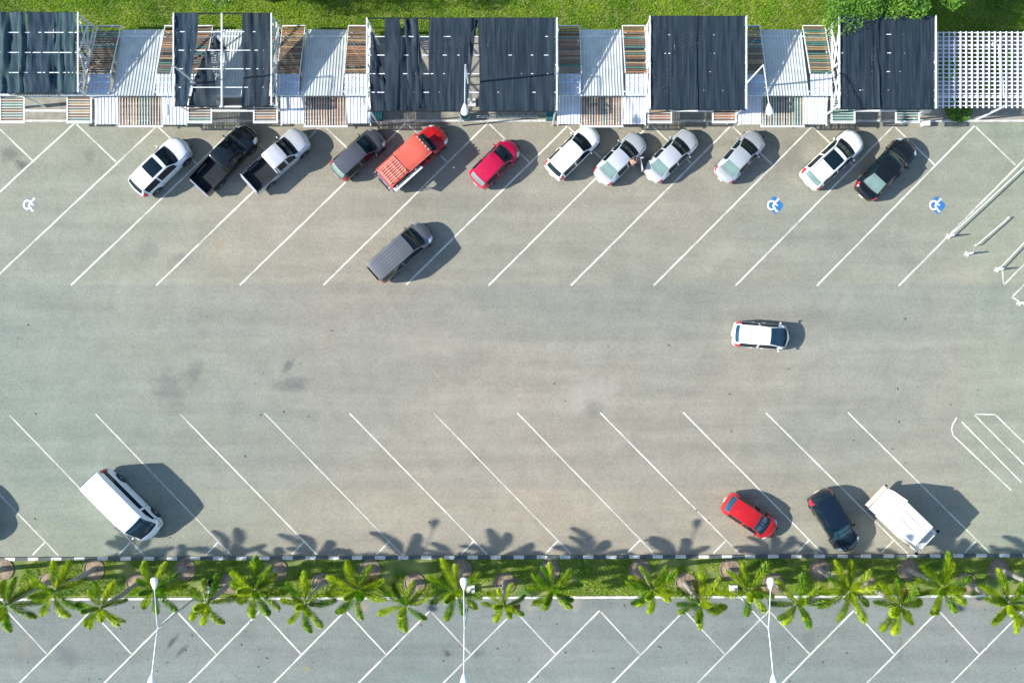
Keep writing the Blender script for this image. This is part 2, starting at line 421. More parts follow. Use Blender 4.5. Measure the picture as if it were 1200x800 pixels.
def paint(name, c, metal=0.0, rough=0.35):
    return mat(name, c, rough, metal=metal, coat=0.45, var=0.06, scale=0.9, spec=0.35)
P_WHITE = paint('paint_white', (0.70, 0.71, 0.69))
P_WHITE_B = paint('paint_white_cool', (0.62, 0.66, 0.69))
P_SILVER = paint('paint_silver', (0.47, 0.49, 0.52), 0.3, 0.36)
P_SILVER_D = paint('paint_silver_dark', (0.37, 0.40, 0.42), 0.3, 0.36)
P_GREY = paint('paint_grey', (0.075, 0.08, 0.095), 0.3, 0.30)
P_VAN = paint('paint_van_grey', (0.125, 0.13, 0.142), 0.3, 0.38)
P_BLACK = paint('paint_black', (0.004, 0.006, 0.008), 0.0, 0.10)
P_NAVY = paint('paint_navy', (0.004, 0.010, 0.020), 0.0, 0.10)
P_RED = paint('paint_red', (0.36, 0.008, 0.012))
P_CRIMSON = paint('paint_crimson', (0.40, 0.004, 0.045), 0.1)
P_CREAM = paint('paint_cream', (0.44, 0.44, 0.41))
P_TRUCK = paint('paint_truck_white', (0.58, 0.59, 0.585))
P_CORAL = paint('paint_coral', (0.50, 0.085, 0.055), 0.0, 0.6)

# ------------------------------------------------------------------ the setting: ground, car parks, kerbs, median
def sheet(name, x0, x1, y0, y1, z, m, parent=None, kind='structure'):
    o = MB().poly([(x0, y0, z), (x1, y0, z), (x1, y1, z), (x0, y1, z)]).build(name, m, parent)
    if parent is None: tag(o, kind=kind)
    return o
XL, XR = -75.0, 75.0
sheet('ground', -600, 600, -600, 600, -0.06, M['turf'])
Y_PAD0 = gy(141); Y_PAD1 = gy(44)
Y_KB = gy(650.4)          # striped kerb, car park face
Y_KB2 = gy(654.2)
Y_KW = gy(697.5); Y_KW2 = gy(701.0)
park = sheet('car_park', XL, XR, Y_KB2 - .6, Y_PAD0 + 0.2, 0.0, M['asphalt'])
park2 = sheet('lower_car_park', XL, XR, gy(900), Y_KW + .6, 0.0, M['asphalt_low'])
pad = tag(MB().box(((XL + XR) / 2, (Y_PAD0 + Y_PAD1) / 2, 0.02), (XR - XL, Y_PAD1 - Y_PAD0, 0.16)).build('pavement', M['concrete']), kind='structure')
# plain kerb stones along the pavement edge
kerb_top = tag(MB().box((0, Y_PAD0 - 0.06, 0.0), (XR - XL, 0.1, 0.08)).build('pavement_kerb_bed', M['concrete']), kind='structure')
me = MB().box((0, 0, 0), (0.985, 0.14, 0.18)).mesh('kerb_stone', M['kerb_plain'], bevel=0.015)
x = gx(-20)
while x < gx(1220):
    link('kerb_stone', me, kerb_top, (x, Y_PAD0 - 0.07, 0.06 + rnd.uniform(-.004, .004)), (0, 0, rnd.uniform(-.004, .004))); x += 1.0
# median bed
med = tag(MB().box((0, (Y_KB2 + Y_KW) / 2, 0.0), (XR - XL, Y_KB2 - Y_KW, 0.2)).build('median', M['turf']), kind='structure')
kerb = tag(MB().box((0, (Y_KB + Y_KB2) / 2, 0.0), (XR - XL, Y_KB - Y_KB2 - 0.04, 0.12)).build('striped_kerb', M['concrete']), kind='structure')
mw = MB().box((0, 0, 0), (0.70, Y_KB - Y_KB2, 0.24)).mesh('kerb_stone', M['kerb_white'], bevel=0.02)
mk_ = MB().box((0, 0, 0), (0.885, Y_KB - Y_KB2, 0.24)).mesh('kerb_stone', M['kerb_black'], bevel=0.02)
pitch = 27.05 / PXM
for i in range(-1, 46):
    x = gx(12 + 27.05 * i)
    link('kerb_stone', mw, kerb, (x, (Y_KB + Y_KB2) / 2, 0.03 + rnd.uniform(-.006, .006)), (0, 0, rnd.uniform(-.006, .006)))
    link('kerb_stone', mk_, kerb, (x + pitch / 2, (Y_KB + Y_KB2) / 2, 0.03 + rnd.uniform(-.006, .006)), (0, 0, rnd.uniform(-.006, .006)))
wk = tag(MB().box((0, (Y_KW + Y_KW2) / 2, 0.0), (XR - XL, 0.12, 0.1)).build('white_kerb', M['concrete']), kind='structure')
me = MB().box((0, 0, 0), (0.99, 0.16, 0.22)).mesh('kerb_stone', M['kerb_white'], bevel=0.015)
x = gx(-15)
while x < gx(1215):
    link('kerb_stone', me, wk, (x, (Y_KW + Y_KW2) / 2, 0.04 + rnd.uniform(-.004, .004)), (0, 0, rnd.uniform(-.006, .006))); x += 1.0

for o in (med, kerb, wk): o.rotation_euler.z = 0.0036      # the strip runs slightly askew
# ---- painted lines (thin sheets lying on the asphalt)
def line(a, b, w=0.155, m='line', parent=park, z=0.004):
    a = G(*a); b = G(*b); d = (b - a).normalized(); n = Vector((-d.y, d.x, 0)) * w / 2
    n_ = max(2, int((b - a).length / 0.5)); vv = []; ff = []
    for i in range(n_ + 1):
        p = a.lerp(b, i / n_) + n * rnd.uniform(-.16, .16); k = 1 + rnd.uniform(-.16, .12)
        vv += [p + n * k + Vector((0, 0, z)), p - n * k + Vector((0, 0, z))]
    for i in range(n_): ff.append((2 * i, 2 * i + 1, 2 * i + 3, 2 * i + 2))
    return MB().add(vv, ff).build('parking_line', M[m], parent)
tops = [((-8, 144), (-100, 228)), ((88, 144), (-20, 243)), ((184, 147.5), (-22, 341)), ((280, 146), (83, 334.5)), ((378, 146), (183, 334.5)), ((476, 144), (281, 334)),
        ((572, 144), (379, 334)), ((665, 148), (476, 333.5)), ((762, 145.5), (572.5, 334.5)), ((857, 147), (669, 334.5)), ((952, 148), (766, 334.5)),
        ((1047.5, 147.5), (862, 334.5)), ((1142, 147.5), (957, 335)), ((1240, 147), (1053, 335))]
for a, b in tops:
    line(a, b, 0.118)
    line((a[0] + 1.5, a[1] + 1.5), (a[0] + 48, a[1] + 46), 0.10, 'line', z=0.0025)
bots = [((-90, 487), (68.5, 650.5)), ((11, 486), (169, 650.5)), ((112, 485), (271.5, 650.5)), ((211, 485), (372, 650)), ((310, 484), (471.5, 650)), ((409.5, 484), (571, 649.5)), ((508, 483.5), (669.5, 649)),
        ((606, 483.5), (766, 648)), ((703.5, 483.5), (866.5, 648.5)), ((800.5, 483), (964, 648)), ((897.5, 483.5), (1063.5, 648)), ((993.5, 483), (1160.5, 648))]
for i, (a, b) in enumerate(bots):
    line(a, b, 0.098, 'line' if i in (3, 5, 8, 9, 10, 11) else 'line_worn')
    line((b[0] - 15.5, b[1] - 16), (b[0] - 30.5, b[1] - 0.5), 0.11, z=0.0025)
for a, b in (((1127, 494), (1197, 565)), ((1117, 510), (1185, 574)), ((1121, 489), (1116.5, 497)), ((1116.5, 497), (1115, 503)), ((1115, 503), (1117, 510)),
             ((1141, 485), (1212, 556)), ((1166, 485.5), (1230, 547)), ((1141, 485), (1166, 485.5)),
             ((1174, 312), (1176, 334)), ((1176, 334), (1214, 296)), ((1214, 319), (1186, 348)), ((1186, 348), (1215, 366))):
    line(a, b, 0.10)
for i in range(-1, 13):
    ax = 7.5 + 99.3 * i if i >= 0 else -92
    line((ax, 715), (ax - 100, 816), 0.12, 'line' if i not in (6, 9) else 'line_worn', park2)
    line((ax + 1.5, 716.5), (ax + 47, 765.5), 0.10, 'line' if i in (1, 2, 3, 4, 10, 11) else 'line_worn', park2, z=0.0025)

# ---- wheelchair symbols painted on the asphalt
def wheelchair(px, py, worn=False):
    c = G(px, py)
    s = 0.56
    bm_ = MB()
    if worn: pts = [(-.7, .55), (-.1, 1.0), (.75, .35), (.9, -.2), (.1, -1.05), (-.6, -.5)]
    else: pts = [(-.70, .35), (-.1, 1.08), (.2, 1.04), (1.12, .12), (1.08, -.22), (.5, -.98), (.1, -1.04), (-.6, -.42)]
    bm_.poly([(c.x + x * s, c.y + y * s, 0.004) for x, y in pts])
    base = bm_.build('disabled_bay_patch', M['mark_blue_worn' if worn else 'mark_blue'], park)
    w = MB()
    def strip(pts, wd):
        for (x0, y0), (x1, y1) in zip(pts[:-1], pts[1:]):
            d = Vector((x1 - x0, y1 - y0)); L = d.length; d /= L; n = Vector((-d.y, d.x)) * wd / 2; e = d * wd * .3
            q = [(x0 - e.x + n.x, y0 - e.y + n.y), (x0 - e.x - n.x, y0 - e.y - n.y), (x1 + e.x - n.x, y1 + e.y - n.y), (x1 + e.x + n.x, y1 + e.y + n.y)]
            zz[0] += 0.0004
            w.poly([(c.x + a * s, c.y + b * s, zz[0]) for a, b in q])
    zz = [0.008]
    k = 0.20
    strip([(-.30 + .46 * math.cos(R(t)), .0 + .52 * math.sin(R(t))) for t in range(35, 320, 24)], k)
    strip([(.42, .62), (.0, .18)], k * 1.1); strip([(.0, .18), (-.12, -.1), (.12, -.42), (.3, -.78)], k)
    strip([(.0, .22), (.42, -.02)], k * .8); strip([(.3, -.78), (.46, -.72)], k * .9)
    zz[0] += 0.0004
    w.poly([(c.x + (.52 + .15 * math.cos(R(t))) * s, c.y + (.72 + .15 * math.sin(R(t))) * s, zz[0]) for t in range(0, 360, 30)])
    w.build('wheelchair_symbol', M['mark_white'], base)
wheelchair(907, 240.5); wheelchair(1097, 240.5); wheelchair(35, 240, True)

# ------------------------------------------------------------------ grass
def grass(name, label, x0, x1, y0, y1, z, n, m, hmin, hmax, keep=None):
    r = random.Random(len(name) * 31 + n); vv = []; ff = []
    k = 0
    while k < n:
        x = r.uniform(x0, x1); y = r.uniform(y0, y1)
        if keep and not keep(x, y): 
            k += 1; continue
        a = r.uniform(0, 6.283); h = r.uniform(hmin, hmax); w = 0.016 + 0.016 * r.random(); l = h * r.uniform(.4, 1.1); b = r.uniform(0, 6.283)
        dx, dy = math.cos(a) * w, math.sin(a) * w
        i = len(vv)
        vv += [(x - dx, y - dy, z), (x + dx, y + dy, z), (x + math.cos(b) * l, y + math.sin(b) * l, z + h)]
        ff.append((i, i + 1, i + 2)); k += 1
    me = bpy.data.meshes.new(name); me.from_pydata(vv, [], ff); me.materials.append(m)
    return tag(link(name, me), label, 'grass', kind='stuff')
from mathutils import noise as mnoise
def bare(x, y):
    return mnoise.noise(Vector((x * .33, y * .5, 3.1))) + .45 * mnoise.noise(Vector((x * 1.1, y * 1.1, 9))) < 0.27
rings_A = [5, 111, 218, 325, 434, 541, 644, 750, 855, 960, 1063, 1169]
rings_B = [58, 161, 271, 378, 486, 592, 803, 906, 1016, 1131]
RY_A, RY_B = 666.5, 682.5
ring_c = [(gx(x), gy(RY_A)) for x in rings_A] + [(gx(x), gy(RY_B)) for x in rings_B]
def keep_med(x, y):
    for cx, cy in ring_c:
        if (x - cx) ** 2 + (y - cy) ** 2 < 0.55: return False
    return bare(x, y)
grass('lawn_grass', 'lush green grass growing behind the row of carports', gx(-30), gx(1230), gy(52), gy(-40), -0.06, 170000, M['grass'], .04, .15)
grass('median_grass', 'green grass with worn patches on the median strip', gx(-30), gx(1230), Y_KW + .02, Y_KB2 - .02, 0.1, 60000, M['grass_dry'], .05, .17, keep_med)

# ------------------------------------------------------------------ planting rings and palms
ring_me = MB()
prof = [(0.72, -0.10), (0.74, 0.06), (0.70, 0.075), (0.645, 0.06), (0.64, -0.10)]
ring_mesh = MB().lathe((0, 0, 0), prof, 28).mesh('rim', M['soil'], smooth=40)
rim_m = mat('ring_brick', (0.165, 0.13, 0.09), 0.95, var=0.35, scale=6, bump=0.4)
ring_mesh.materials.clear(); ring_mesh.materials.append(rim_m)
sm = MB(); vv = [(0, 0, 0.07)]; ff = []
for j, rr in enumerate((.22, .45, .65)):
    for k in range(20):
        a = k / 20 * 6.2832; vv.append((rr * math.cos(a), rr * math.sin(a), (0.065, .045, .02)[j] + rnd.uniform(-.015, .015)))
for k in range(20):
    k2 = (k + 1) % 20; ff.append((0, 1 + k, 1 + k2))
    for j in range(2): ff.append((1 + j * 20 + k, 1 + (j + 1) * 20 + k, 1 + (j + 1) * 20 + k2, 1 + j * 20 + k2))
soil_mesh = sm.add(vv, ff).mesh('soil', M['soil'], smooth=60)

def frond_mesh(seed, L=1.95, rise=0.5, droop=1.1):
    """plumose frond: leaflets all round an arching rachis (local +x outwards)"""
    r = random.Random(seed); b = MB()
    def P(t): return Vector((L * (t - 0.10 * t ** 3), 0.12 * math.sin(2.2 * t) * (r0 - .5), rise * t * 1.4 - droop * t ** 2.3))
    r0 = r.random()
    n = 52
    for i in range(n):
        t = 0.10 + 0.90 * i / (n - 1)
        p = P(t); d = (P(min(1, t + .02)) - P(t - .02)).normalized()
        side = d.cross(Vector((0, 0, 1))).normalized(); up = side.cross(d)
        env = min(1, .45 + 2.2 * (t - .1)) * (1 - .62 * max(0, (t - .55) / .45) ** 1.6)
        for k in range(8):
            a = k / 8 * 6.283 + r.uniform(-.4, .4) + i * .9
            out = side * math.cos(a) + up * math.sin(a) * .85
            ll = (.43 + r.uniform(-.08, .08)) * env
            tip = p + (out * .88 + d * .55) * ll + Vector((0, 0, -.05 * ll * 3))
            w = .019 + .009 * r.random()
            wv = d.cross(out).normalized() * w
            m1 = p.lerp(tip, .45) + out * .01
            b.add([p, m1 + wv, tip, m1 - wv], [(0, 1, 2, 3)])
    return b.mesh('frond', M['frond']), MB().tube([P(k / 7 * .98) for k in range(8)], [.028, .024, .02, .016, .013, .01, .008, .005], 5).mesh('rachis', M['rachis'], smooth=60)
FR = [frond_mesh(s, 2.02 + .14 * (s % 3), .35 + .12 * (s % 4), .75 + .22 * (s % 3)) for s in range(8)]
FRD = frond_mesh(33, 1.7, .05, 1.3)[0]; FRD.materials.clear(); FRD.materials.append(M['frond_dry'])
FRU = [frond_mesh(20 + s, 1.55, 1.15, .55) for s in range(3)]
trunk_m = []
for s in range(3):
    r = random.Random(50 + s); pts = []; rad = []
    bend = r.uniform(-.10, .10)
    for k in range(9):
        t = k / 8; pts.append((bend * math.sin(t * 2.4) * 0.6 * t * (1 - t) * 4, 0, 5.0 * t)); rad.append(.17 - .05 * t + (.05 if k == 0 else 0) + .015 * math.sin(t * 3.1))
    trunk_m.append(MB().tube(pts, rad, 12).mesh('trunk', M['trunk'], smooth=50))
shaft_m = MB().tube([(0, 0, 4.98), (0, 0, 5.2), (0, 0, 5.5), (0, 0, 5.72)], [.125, .135, .11, .06], 12).mesh('crownshaft', M['crownshaft'], smooth=60)
def palm(px, py, label, group, seed, sc_=1.0):
    r = random.Random(seed)
    p = G(px, py)
    t = thing('palm_tree', label, 'palm', (p.x, p.y, 0.10), r.uniform(0, 6.28), group)
    tr = link('trunk', trunk_m[seed % 3], t)
    link('crownshaft', shaft_m, t)
    nf = r.choice((7, 8, 9, 10)); sc_ *= r.uniform(.86, 1.02); tilt = r.uniform(-.12, .3); a0 = r.uniform(0, 6.28)
    for k in range(nf):
        a = a0 + k * 6.283 / nf + r.uniform(-.28, .28)
        f, rc = FR[r.randrange(8)]
        s = sc_ * r.uniform(.84, 1.12)
        o = link('frond', f, t, (0, 0, 5.6 + r.uniform(-.1, .08)), (r.uniform(-.45, .45), tilt + r.uniform(-.25, .25), a)); o.scale = (s, s, s)
        link('rachis', rc, o)
    t.scale = (1, 1, r.uniform(.87, .98))
    if r.random() < .45:
        tag(link('frond', FRD, t, (0, 0, 5.45), (r.uniform(-.3, .3), .35, r.uniform(0, 6.28))), 'dry brown drooping frond')
    for k in range(2):
        f, rc = FRU[r.randrange(3)]; s = sc_ * r.uniform(.7, 1.0)
        o = link('frond', f, t, (0, 0, 5.66), (r.uniform(-.2, .2), r.uniform(-.7, -.2), a0 + 1.2 + k * 3 + r.uniform(-.6, .6))); o.scale = (s, s, s)
        link('rachis', rc, o)
for i, x in enumerate(rings_A + rings_B):
    A = i < len(rings_A); y = RY_A if A else RY_B
    p = G(x, y)
    t = thing('planting_ring', 'round brown planting ring around a palm trunk beside the ' + ('striped kerb' if A else 'white kerb'), 'planter', (p.x, p.y, 0.10), rnd.uniform(0, 6), 'planting rings near the striped kerb' if A else 'planting rings near the white kerb')
    link('rim', ring_mesh, t); link('soil', soil_mesh, t)
    near = {111: 'across from the minibus', 855: 'across from the red hatchback', 960: 'across from the navy car', 1063: 'across from the white truck', 271: 'beside the black bin', 58: 'beside the red bucket', 592: 'smallest of its row'}.get(x)
    palm(x + rnd.uniform(-1.5, 1.5), y + rnd.uniform(-1.2, 1.2), 'bushy palm beside the ' + ('striped black and white kerb' if A else 'plain white kerb') + (', ' + near if near else ''), 'palms near the striped kerb' if A else 'palms near the white kerb', 100 + i, 1.0 if x != 592 else .8)

# ------------------------------------------------------------------ broadleaf trees behind the carports
def leaf_tree(px, py, h, rad, label, seed, nl=9000, crown_off=(0, 0)):
    r = random.Random(seed); p = G(px, py)
    t = thing('leafy_tree', label, 'tree', (p.x, p.y, -0.06))
    cx, cy = crown_off
    tb = MB().tube([(0, 0, 0), (.1 * cx, .1 * cy, h * .25), (.5 * cx, .5 * cy, h * .55), (cx, cy, h * .8)], [.2, .16, .12, .05], 8)
    clumps = []
    for k in range(16):
        a = r.uniform(0, 6.283); d = rad * math.sqrt(r.random()) * .85; z = h * r.uniform(.55, .98) - .25 * d
        c = Vector((cx + math.cos(a) * d, cy + math.sin(a) * d, z)); clumps.append((c, r.uniform(.28, .5) * rad))
        tb.tube([(.5 * cx, .5 * cy, h * .5), Vector((.5 * cx, .5 * cy, h * .5)).lerp(c, .5) + Vector((0, 0, .1)), c], [.07, .045, .015], 5)
    tb.build('trunk', M['bark'], t, smooth=50)
    vv = []; ff = []
    for k in range(nl):
        c, cr = clumps[r.randrange(len(clumps))]
        d = Vector((r.gauss(0, 1), r.gauss(0, 1), r.gauss(0, .8))); d.normalize()
        q = c + d * cr * (r.random() ** .4)
        a = Vector((r.uniform(-1, 1), r.uniform(-1, 1), r.uniform(-.5, .5))).normalized(); b_ = a.cross(Vector((r.uniform(-.4, .4), r.uniform(-.4, .4), 1))).normalized()
        l = r.uniform(.07, .14); w = l * .42
        i = len(vv); vv += [q - a * l, q + b_ * w, q + a * l, q - b_ * w]; ff.append((i, i + 1, i + 2, i + 3))
    me = bpy.data.meshes.new('crown'); me.from_pydata(vv, [], ff); me.materials.append(M['leaf'])
    tag(link('crown', me, t), kind='stuff')
leaf_tree(988, 28, 6.0, 2.9, 'leafy green tree overhanging the back edge of a black net canopy', 5, 15000, (-.2, .25))
leaf_tree(1020, 20, 6.4, 2.2, 'smaller bushy tree right behind the overhung black net canopy', 6, 9000, (.3, .2))
leaf_tree(318, 0, 4.2, 1.5, 'small leafy tree in the grass behind the torn net canopy', 8, 5000, (0, .2))
leaf_tree(296, -22, 8.0, 3.3, 'tall leafy tree far back in the grass behind the torn net canopy', 12, 12000, (0, 0))
leaf_tree(404, -20, 8.0, 3.5, 'tall leafy tree far back in the grass behind the orange brown slatted shelter', 9, 13000, (0, 0))
leaf_tree(1055, 2, 6.5, 2.6, 'leafy tree on the grass behind the canopy next to the white lattice', 10, 11000, (.5, .3))

# ------------------------------------------------------------------ carport shelters
NZ, RZ, BZ, FZ = 5.0, 3.95, 2.4, 2.8      # net, rear roof high edge, rear roof low edge, front canopy heights
def corrugated(x0, x1, ya, za, yb, zb, pitch=0.19, amp=0.036, along=8, rs=None):
    """ribs run from (ya,za) to (yb,zb)"""
    b = MB(); n = max(4, int((x1 - x0) / pitch) * 5); vv = []; ff = []
    ph = rnd.random() * 6
    for j in range(along + 1):
        t = j / along; sag = -.03 * math.sin(t * 3.14)
        for i in range(n + 1):
            x = x0 + (x1 - x0) * i / n
            prof = (0.0, 0.0, 0.0, 0.0, 1.0)[i % 5]
            vv.append((x, ya + (yb - ya) * t, za + (zb - za) * t + prof * amp + sag + .012 * math.sin(x * 2.1 + t * 4 + ph)))
    for j in range(along):
        for i in range(n):
            a = j * (n + 1) + i; ff.append((a, a + 1, a + n + 2, a + n + 1))
    return b.add(vv, ff)

slat_cache = {}
def slat_mesh(L, w, mi, th=.02):
    key = (round(L, 2), round(w, 3), mi)
    if key not in slat_cache:
        slat_cache[key] = MB().box((0, 0, 0), (L, w, th)).mesh('slat', SLATS[mi] if mi >= 0 else M['steel'])
    return slat_cache[key]
YR0, YR1 = gy(130), gy(51)          # rear roof: high edge, low edge
def unit(kind, X0, X1, label, group, palette, seed, wall=True):
    r = random.Random(seed)
    x0, x1 = gx(X0), gx(X1); W = x1 - x0; cw = .265 * W
    xa, xb = x0 + cw, x1 - cw
    t = thing('shelter', label, 'shelter', (0, 0, 0), 0, group)
    yf = gy(159) if kind == 'A' else gy(154.5); ym = gy(126)
    # posts
    for px_ in (x0 + .07, xa, xb, x1 - .07):
        MB().box((px_, ym, (RZ - .06) / 2 + .05), (.09, .09, RZ - .1)).build('post', M['steel'], t)
        MB().box((px_, YR1 - .15, BZ / 2 + .02), (.08, .08, BZ - .12)).build('post', M['steel'], t)
    # frame of the rear roof and the front canopy
    f = MB()
    f.bar((x0, YR0 + .02, RZ - .06), (x1, YR0 + .02, RZ - .06), .09)
    f.bar((x0, YR1 - .10, BZ - .04), (x1, YR1 - .10, BZ - .04), .08)
    f.bar((x0, gy(58), BZ + .18), (x1, gy(58), BZ + .18), .09)
    for xx in (x0 + .05, xa, xb, x1 - .05): f.bar((xx, YR0, RZ - .13), (xx, YR1, BZ - .12), .07)
    f.build('roof_frame', M['steel_pale'], t)
    f2 = MB()
    if kind == 'A':
        for xx in (x0 + .03, xa, xb, x1 - .03): f2.bar((xx, ym, FZ - .06), (xx, yf + .03, FZ - .10), .07)
        f2.bar((xa - .05, yf - .04, FZ - .02), (xb + .05, yf - .04, FZ - .02), .11)
        f2.bar((x0, ym, FZ - .08), (x1, ym, FZ - .08), .08)
        f2.bar((x0, yf + .25, FZ - .12), (x1, yf + .25, FZ - .12), .06)
    else:
        for a, b in ((x0 + .04, xa), (xb, x1 - .04)):
            f2.bar((a, ym, FZ), (a, yf, FZ), .09); f2.bar((b, ym, FZ), (b, yf, FZ), .09)
            f2.bar((a - .045, yf - .05, FZ), (b + .045, yf - .05, FZ), .10)
        f2.bar((xa + .05, yf + .72, FZ), (xb - .05, yf + .72, FZ), .11)
        f2.bar((x0, ym, FZ - .11), (x1, ym, FZ - .11), .08)
    f2.build('canopy_frame', M['steel'], t)
    # rear roof: sheet in the middle, louvres and a flat sheet at each side
    corrugated(xa + .04, xb - .04, YR0 - .05, RZ + .06, YR1 + .1, BZ + .04, rs=r).build('roof_sheet', M['sheet'], t)
    ysp = gy(106)
    for s, (a, b) in enumerate(((x0 + .06, xa - .06), (xb + .06, x1 - .06))):
        corrugated(a, b, YR0 + .03, RZ + .05, ysp - .03, RZ - .06, pitch=.24, along=4).build('side_sheet', M['sheet_blue'], t)
        for k in range(4):
            yy = YR0 + .1 + k * (ysp - YR0) / 4
            MB().bar((a - .02, yy, RZ + .085), (b + .02, yy, RZ + .085), .035).build('rail', M['steel_rusty' if k % 2 else 'steel_pale'], t)
        ys, ye = ysp, gy(45)
        n = 21
        slope = math.atan2(BZ - .05 - (RZ - .12), ye - ys)
        for k in range(n):
            tt = (k + .5) / n
            yy = ys + (ye - ys) * tt; zz = (RZ - .06) + (BZ - .04 - (RZ - .06)) * tt
            mi = palette[r.randrange(len(palette))]
            if r.random() < .05: continue
            if mi == 0 and r.random() < .5: mi = 1
            link('slat', slat_mesh(b - a + .06, .10, mi), t, ((a + b) / 2 + r.uniform(-.02, .02), yy, zz + .07), (slope + r.uniform(.05, .5), 0, r.uniform(-.015, .015)))
        for xx in (a - .02, b + .02):
            MB().bar((xx, ys, RZ), (xx, ye, BZ + .02), .055).build('louvre_edge', M['steel'], t)
        MB().bar((a - .05, ye, BZ + .02), (b + .05, ye, BZ + .02), .07).build('louvre_edge', M['steel'], t)
    # front canopy
    if kind == 'A':
        for a, b in ((x0, xa - .02), (xb + .02, x1)):
            corrugated(a, b, ym + .12, FZ + .04, yf + .12 + r.uniform(-.05, .05), FZ - .02, pitch=.2, along=5).build('canopy_sheet', M['sheet_white'], t)
        n = 15
        for k in range(n):
            xx = xa + .06 + (xb - xa - .12) * (k + .5) / n
            L = ym - yf - .06
            link('slat', slat_mesh(L, .095, palette[r.randrange(len(palette))]), t, (xx + r.uniform(-.01, .01), (ym + yf) / 2, FZ - .01), (0, r.uniform(-.03, .03), math.pi / 2))
        for k in range(n + 1):
            xx = xa + .06 + (xb - xa - .12) * k / n
            link('batten', slat_mesh(ym - yf - .05, .035, -1), t, (xx, (ym + yf) / 2, FZ + .03), (0, 0, math.pi / 2 + r.uniform(-.004, .004)))
        for k in range(2):
            MB().bar((xa + .03, ym - .5 - k * .9, FZ - .045), (xb - .03, ym - .5 - k * .9, FZ - .045), .04).build('rail', M['steel_rusty'], t)
    else:
        for a, b in ((x0 + .09, xa - .05), (xb + .05, x1 - .09)):
            n = 9
            for k in range(n):
                yy = yf + .05 + (ym - yf - .1) * (k + .5) / n
                link('slat', slat_mesh(b - a, .13, palette[r.randrange(len(palette))]), t, ((a + b) / 2, yy, FZ - .01), (r.uniform(-.1, .35), 0, 0))
            for k in range(n):
                yy = yf + .05 + (ym - yf - .1) * k / n
                link('batten', slat_mesh(b - a, .03, -1), t, ((a + b) / 2, yy, FZ + .045), (0, 0, 0))
    return t

OR, BR, TN, TL, GR = 0, 1, 2, 3, 4
unit('B', 27, 130, 'louvred shelter under the faded net canopy', None, (TL, BR, TN, GR, BR), 11)
unit('A', 133, 236, 'open shelter with white canopy sheets between the faded and the torn net canopies', None, (BR, OR, GR, BR, TN, OR, TL), 12)
unit('B', 237, 338, 'louvred shelter whose roof sheet shows through the ripped net', None, (BR, OR, GR, BR, TL), 13)
unit('A', 341, 442, 'open shelter with orange brown slats beside the double net canopy', None, (OR, BR, OR, TN, BR, OR), 14)
unit('A', 650.5, 750, 'open shelter with orange slats and teal louvres before the parked white hatchback', None, (OR, BR, OR, BR, TN, OR, TL), 15)
unit('B', 752, 851, 'louvred shelter under the intact black net canopy between two open shelters', None, (OR, BR, TN, BR), 16)
unit('A', 853, 953, 'open shelter with teal and tan slats under a street lamp head', None, (TN, TL, TL, GR, TN, BR), 17)
unit('B', 957, 1056, 'louvred shelter with green slats under the net canopy overhung by a tree', None, (TL, TL, TL, GR), 18)

# ---- net canopies
def net_strip(x0, x1, ya, yb, m, parent, seed, dx0=(0, 0), dx1=(0, 0), amp=.05, z=NZ, ripples=9, cuts=None, sag=.06, ny=26, droop=0.0):
    """cloth strip; dx0/dx1: sideways shift of left / right edge at (back, front)"""
    r = random.Random(seed); nx = max(6, int((x1 - x0) * 9)); vv = []; ff = []
    ph = [r.uniform(0, 6.28) for _ in range(6)]
    for j in range(ny + 1):
        v = j / ny; y = ya + (yb - ya) * v
        l = x0 + dx0[0] * (1 - v) + dx0[1] * v + .03 * math.sin(v * 7 + ph[0]) + .015 * math.sin(v * 23 + ph[1])
        rr = x1 + dx1[0] * (1 - v) + dx1[1] * v + .03 * math.sin(v * 6 + ph[2]) + .015 * math.sin(v * 19 + ph[3])
        for i in range(nx + 1):
            u = i / nx; x = l + (rr - l) * u
            zz = z - sag * abs(math.sin(v * math.pi * 5)) + amp * (1.5 * mnoise.noise(Vector((x * 1.1 * ripples / max(.5, (x1 - x0)) + .35 * math.sin(v * 5 + ph[5]), y * .12, seed * 3.7))) + .9 * mnoise.noise(Vector((x * 3.2, y * .35, seed))))
            zz += .9 * amp * mnoise.noise(Vector((x * 9, y * .8, seed + 5))) - droop * v * v
            vv.append((x, y + .05 * mnoise.noise(Vector((x * 2, v, seed))), zz))
    for j in range(ny):
        for i in range(nx):
            if cuts and cuts((i + .5) / nx, (j + .5) / ny): continue
            a = j * (nx + 1) + i; ff.append((a, a + 1, a + nx + 2, a + nx + 1))
    return MB().add(vv, ff).build('net_strip', M[m], parent, smooth=180)

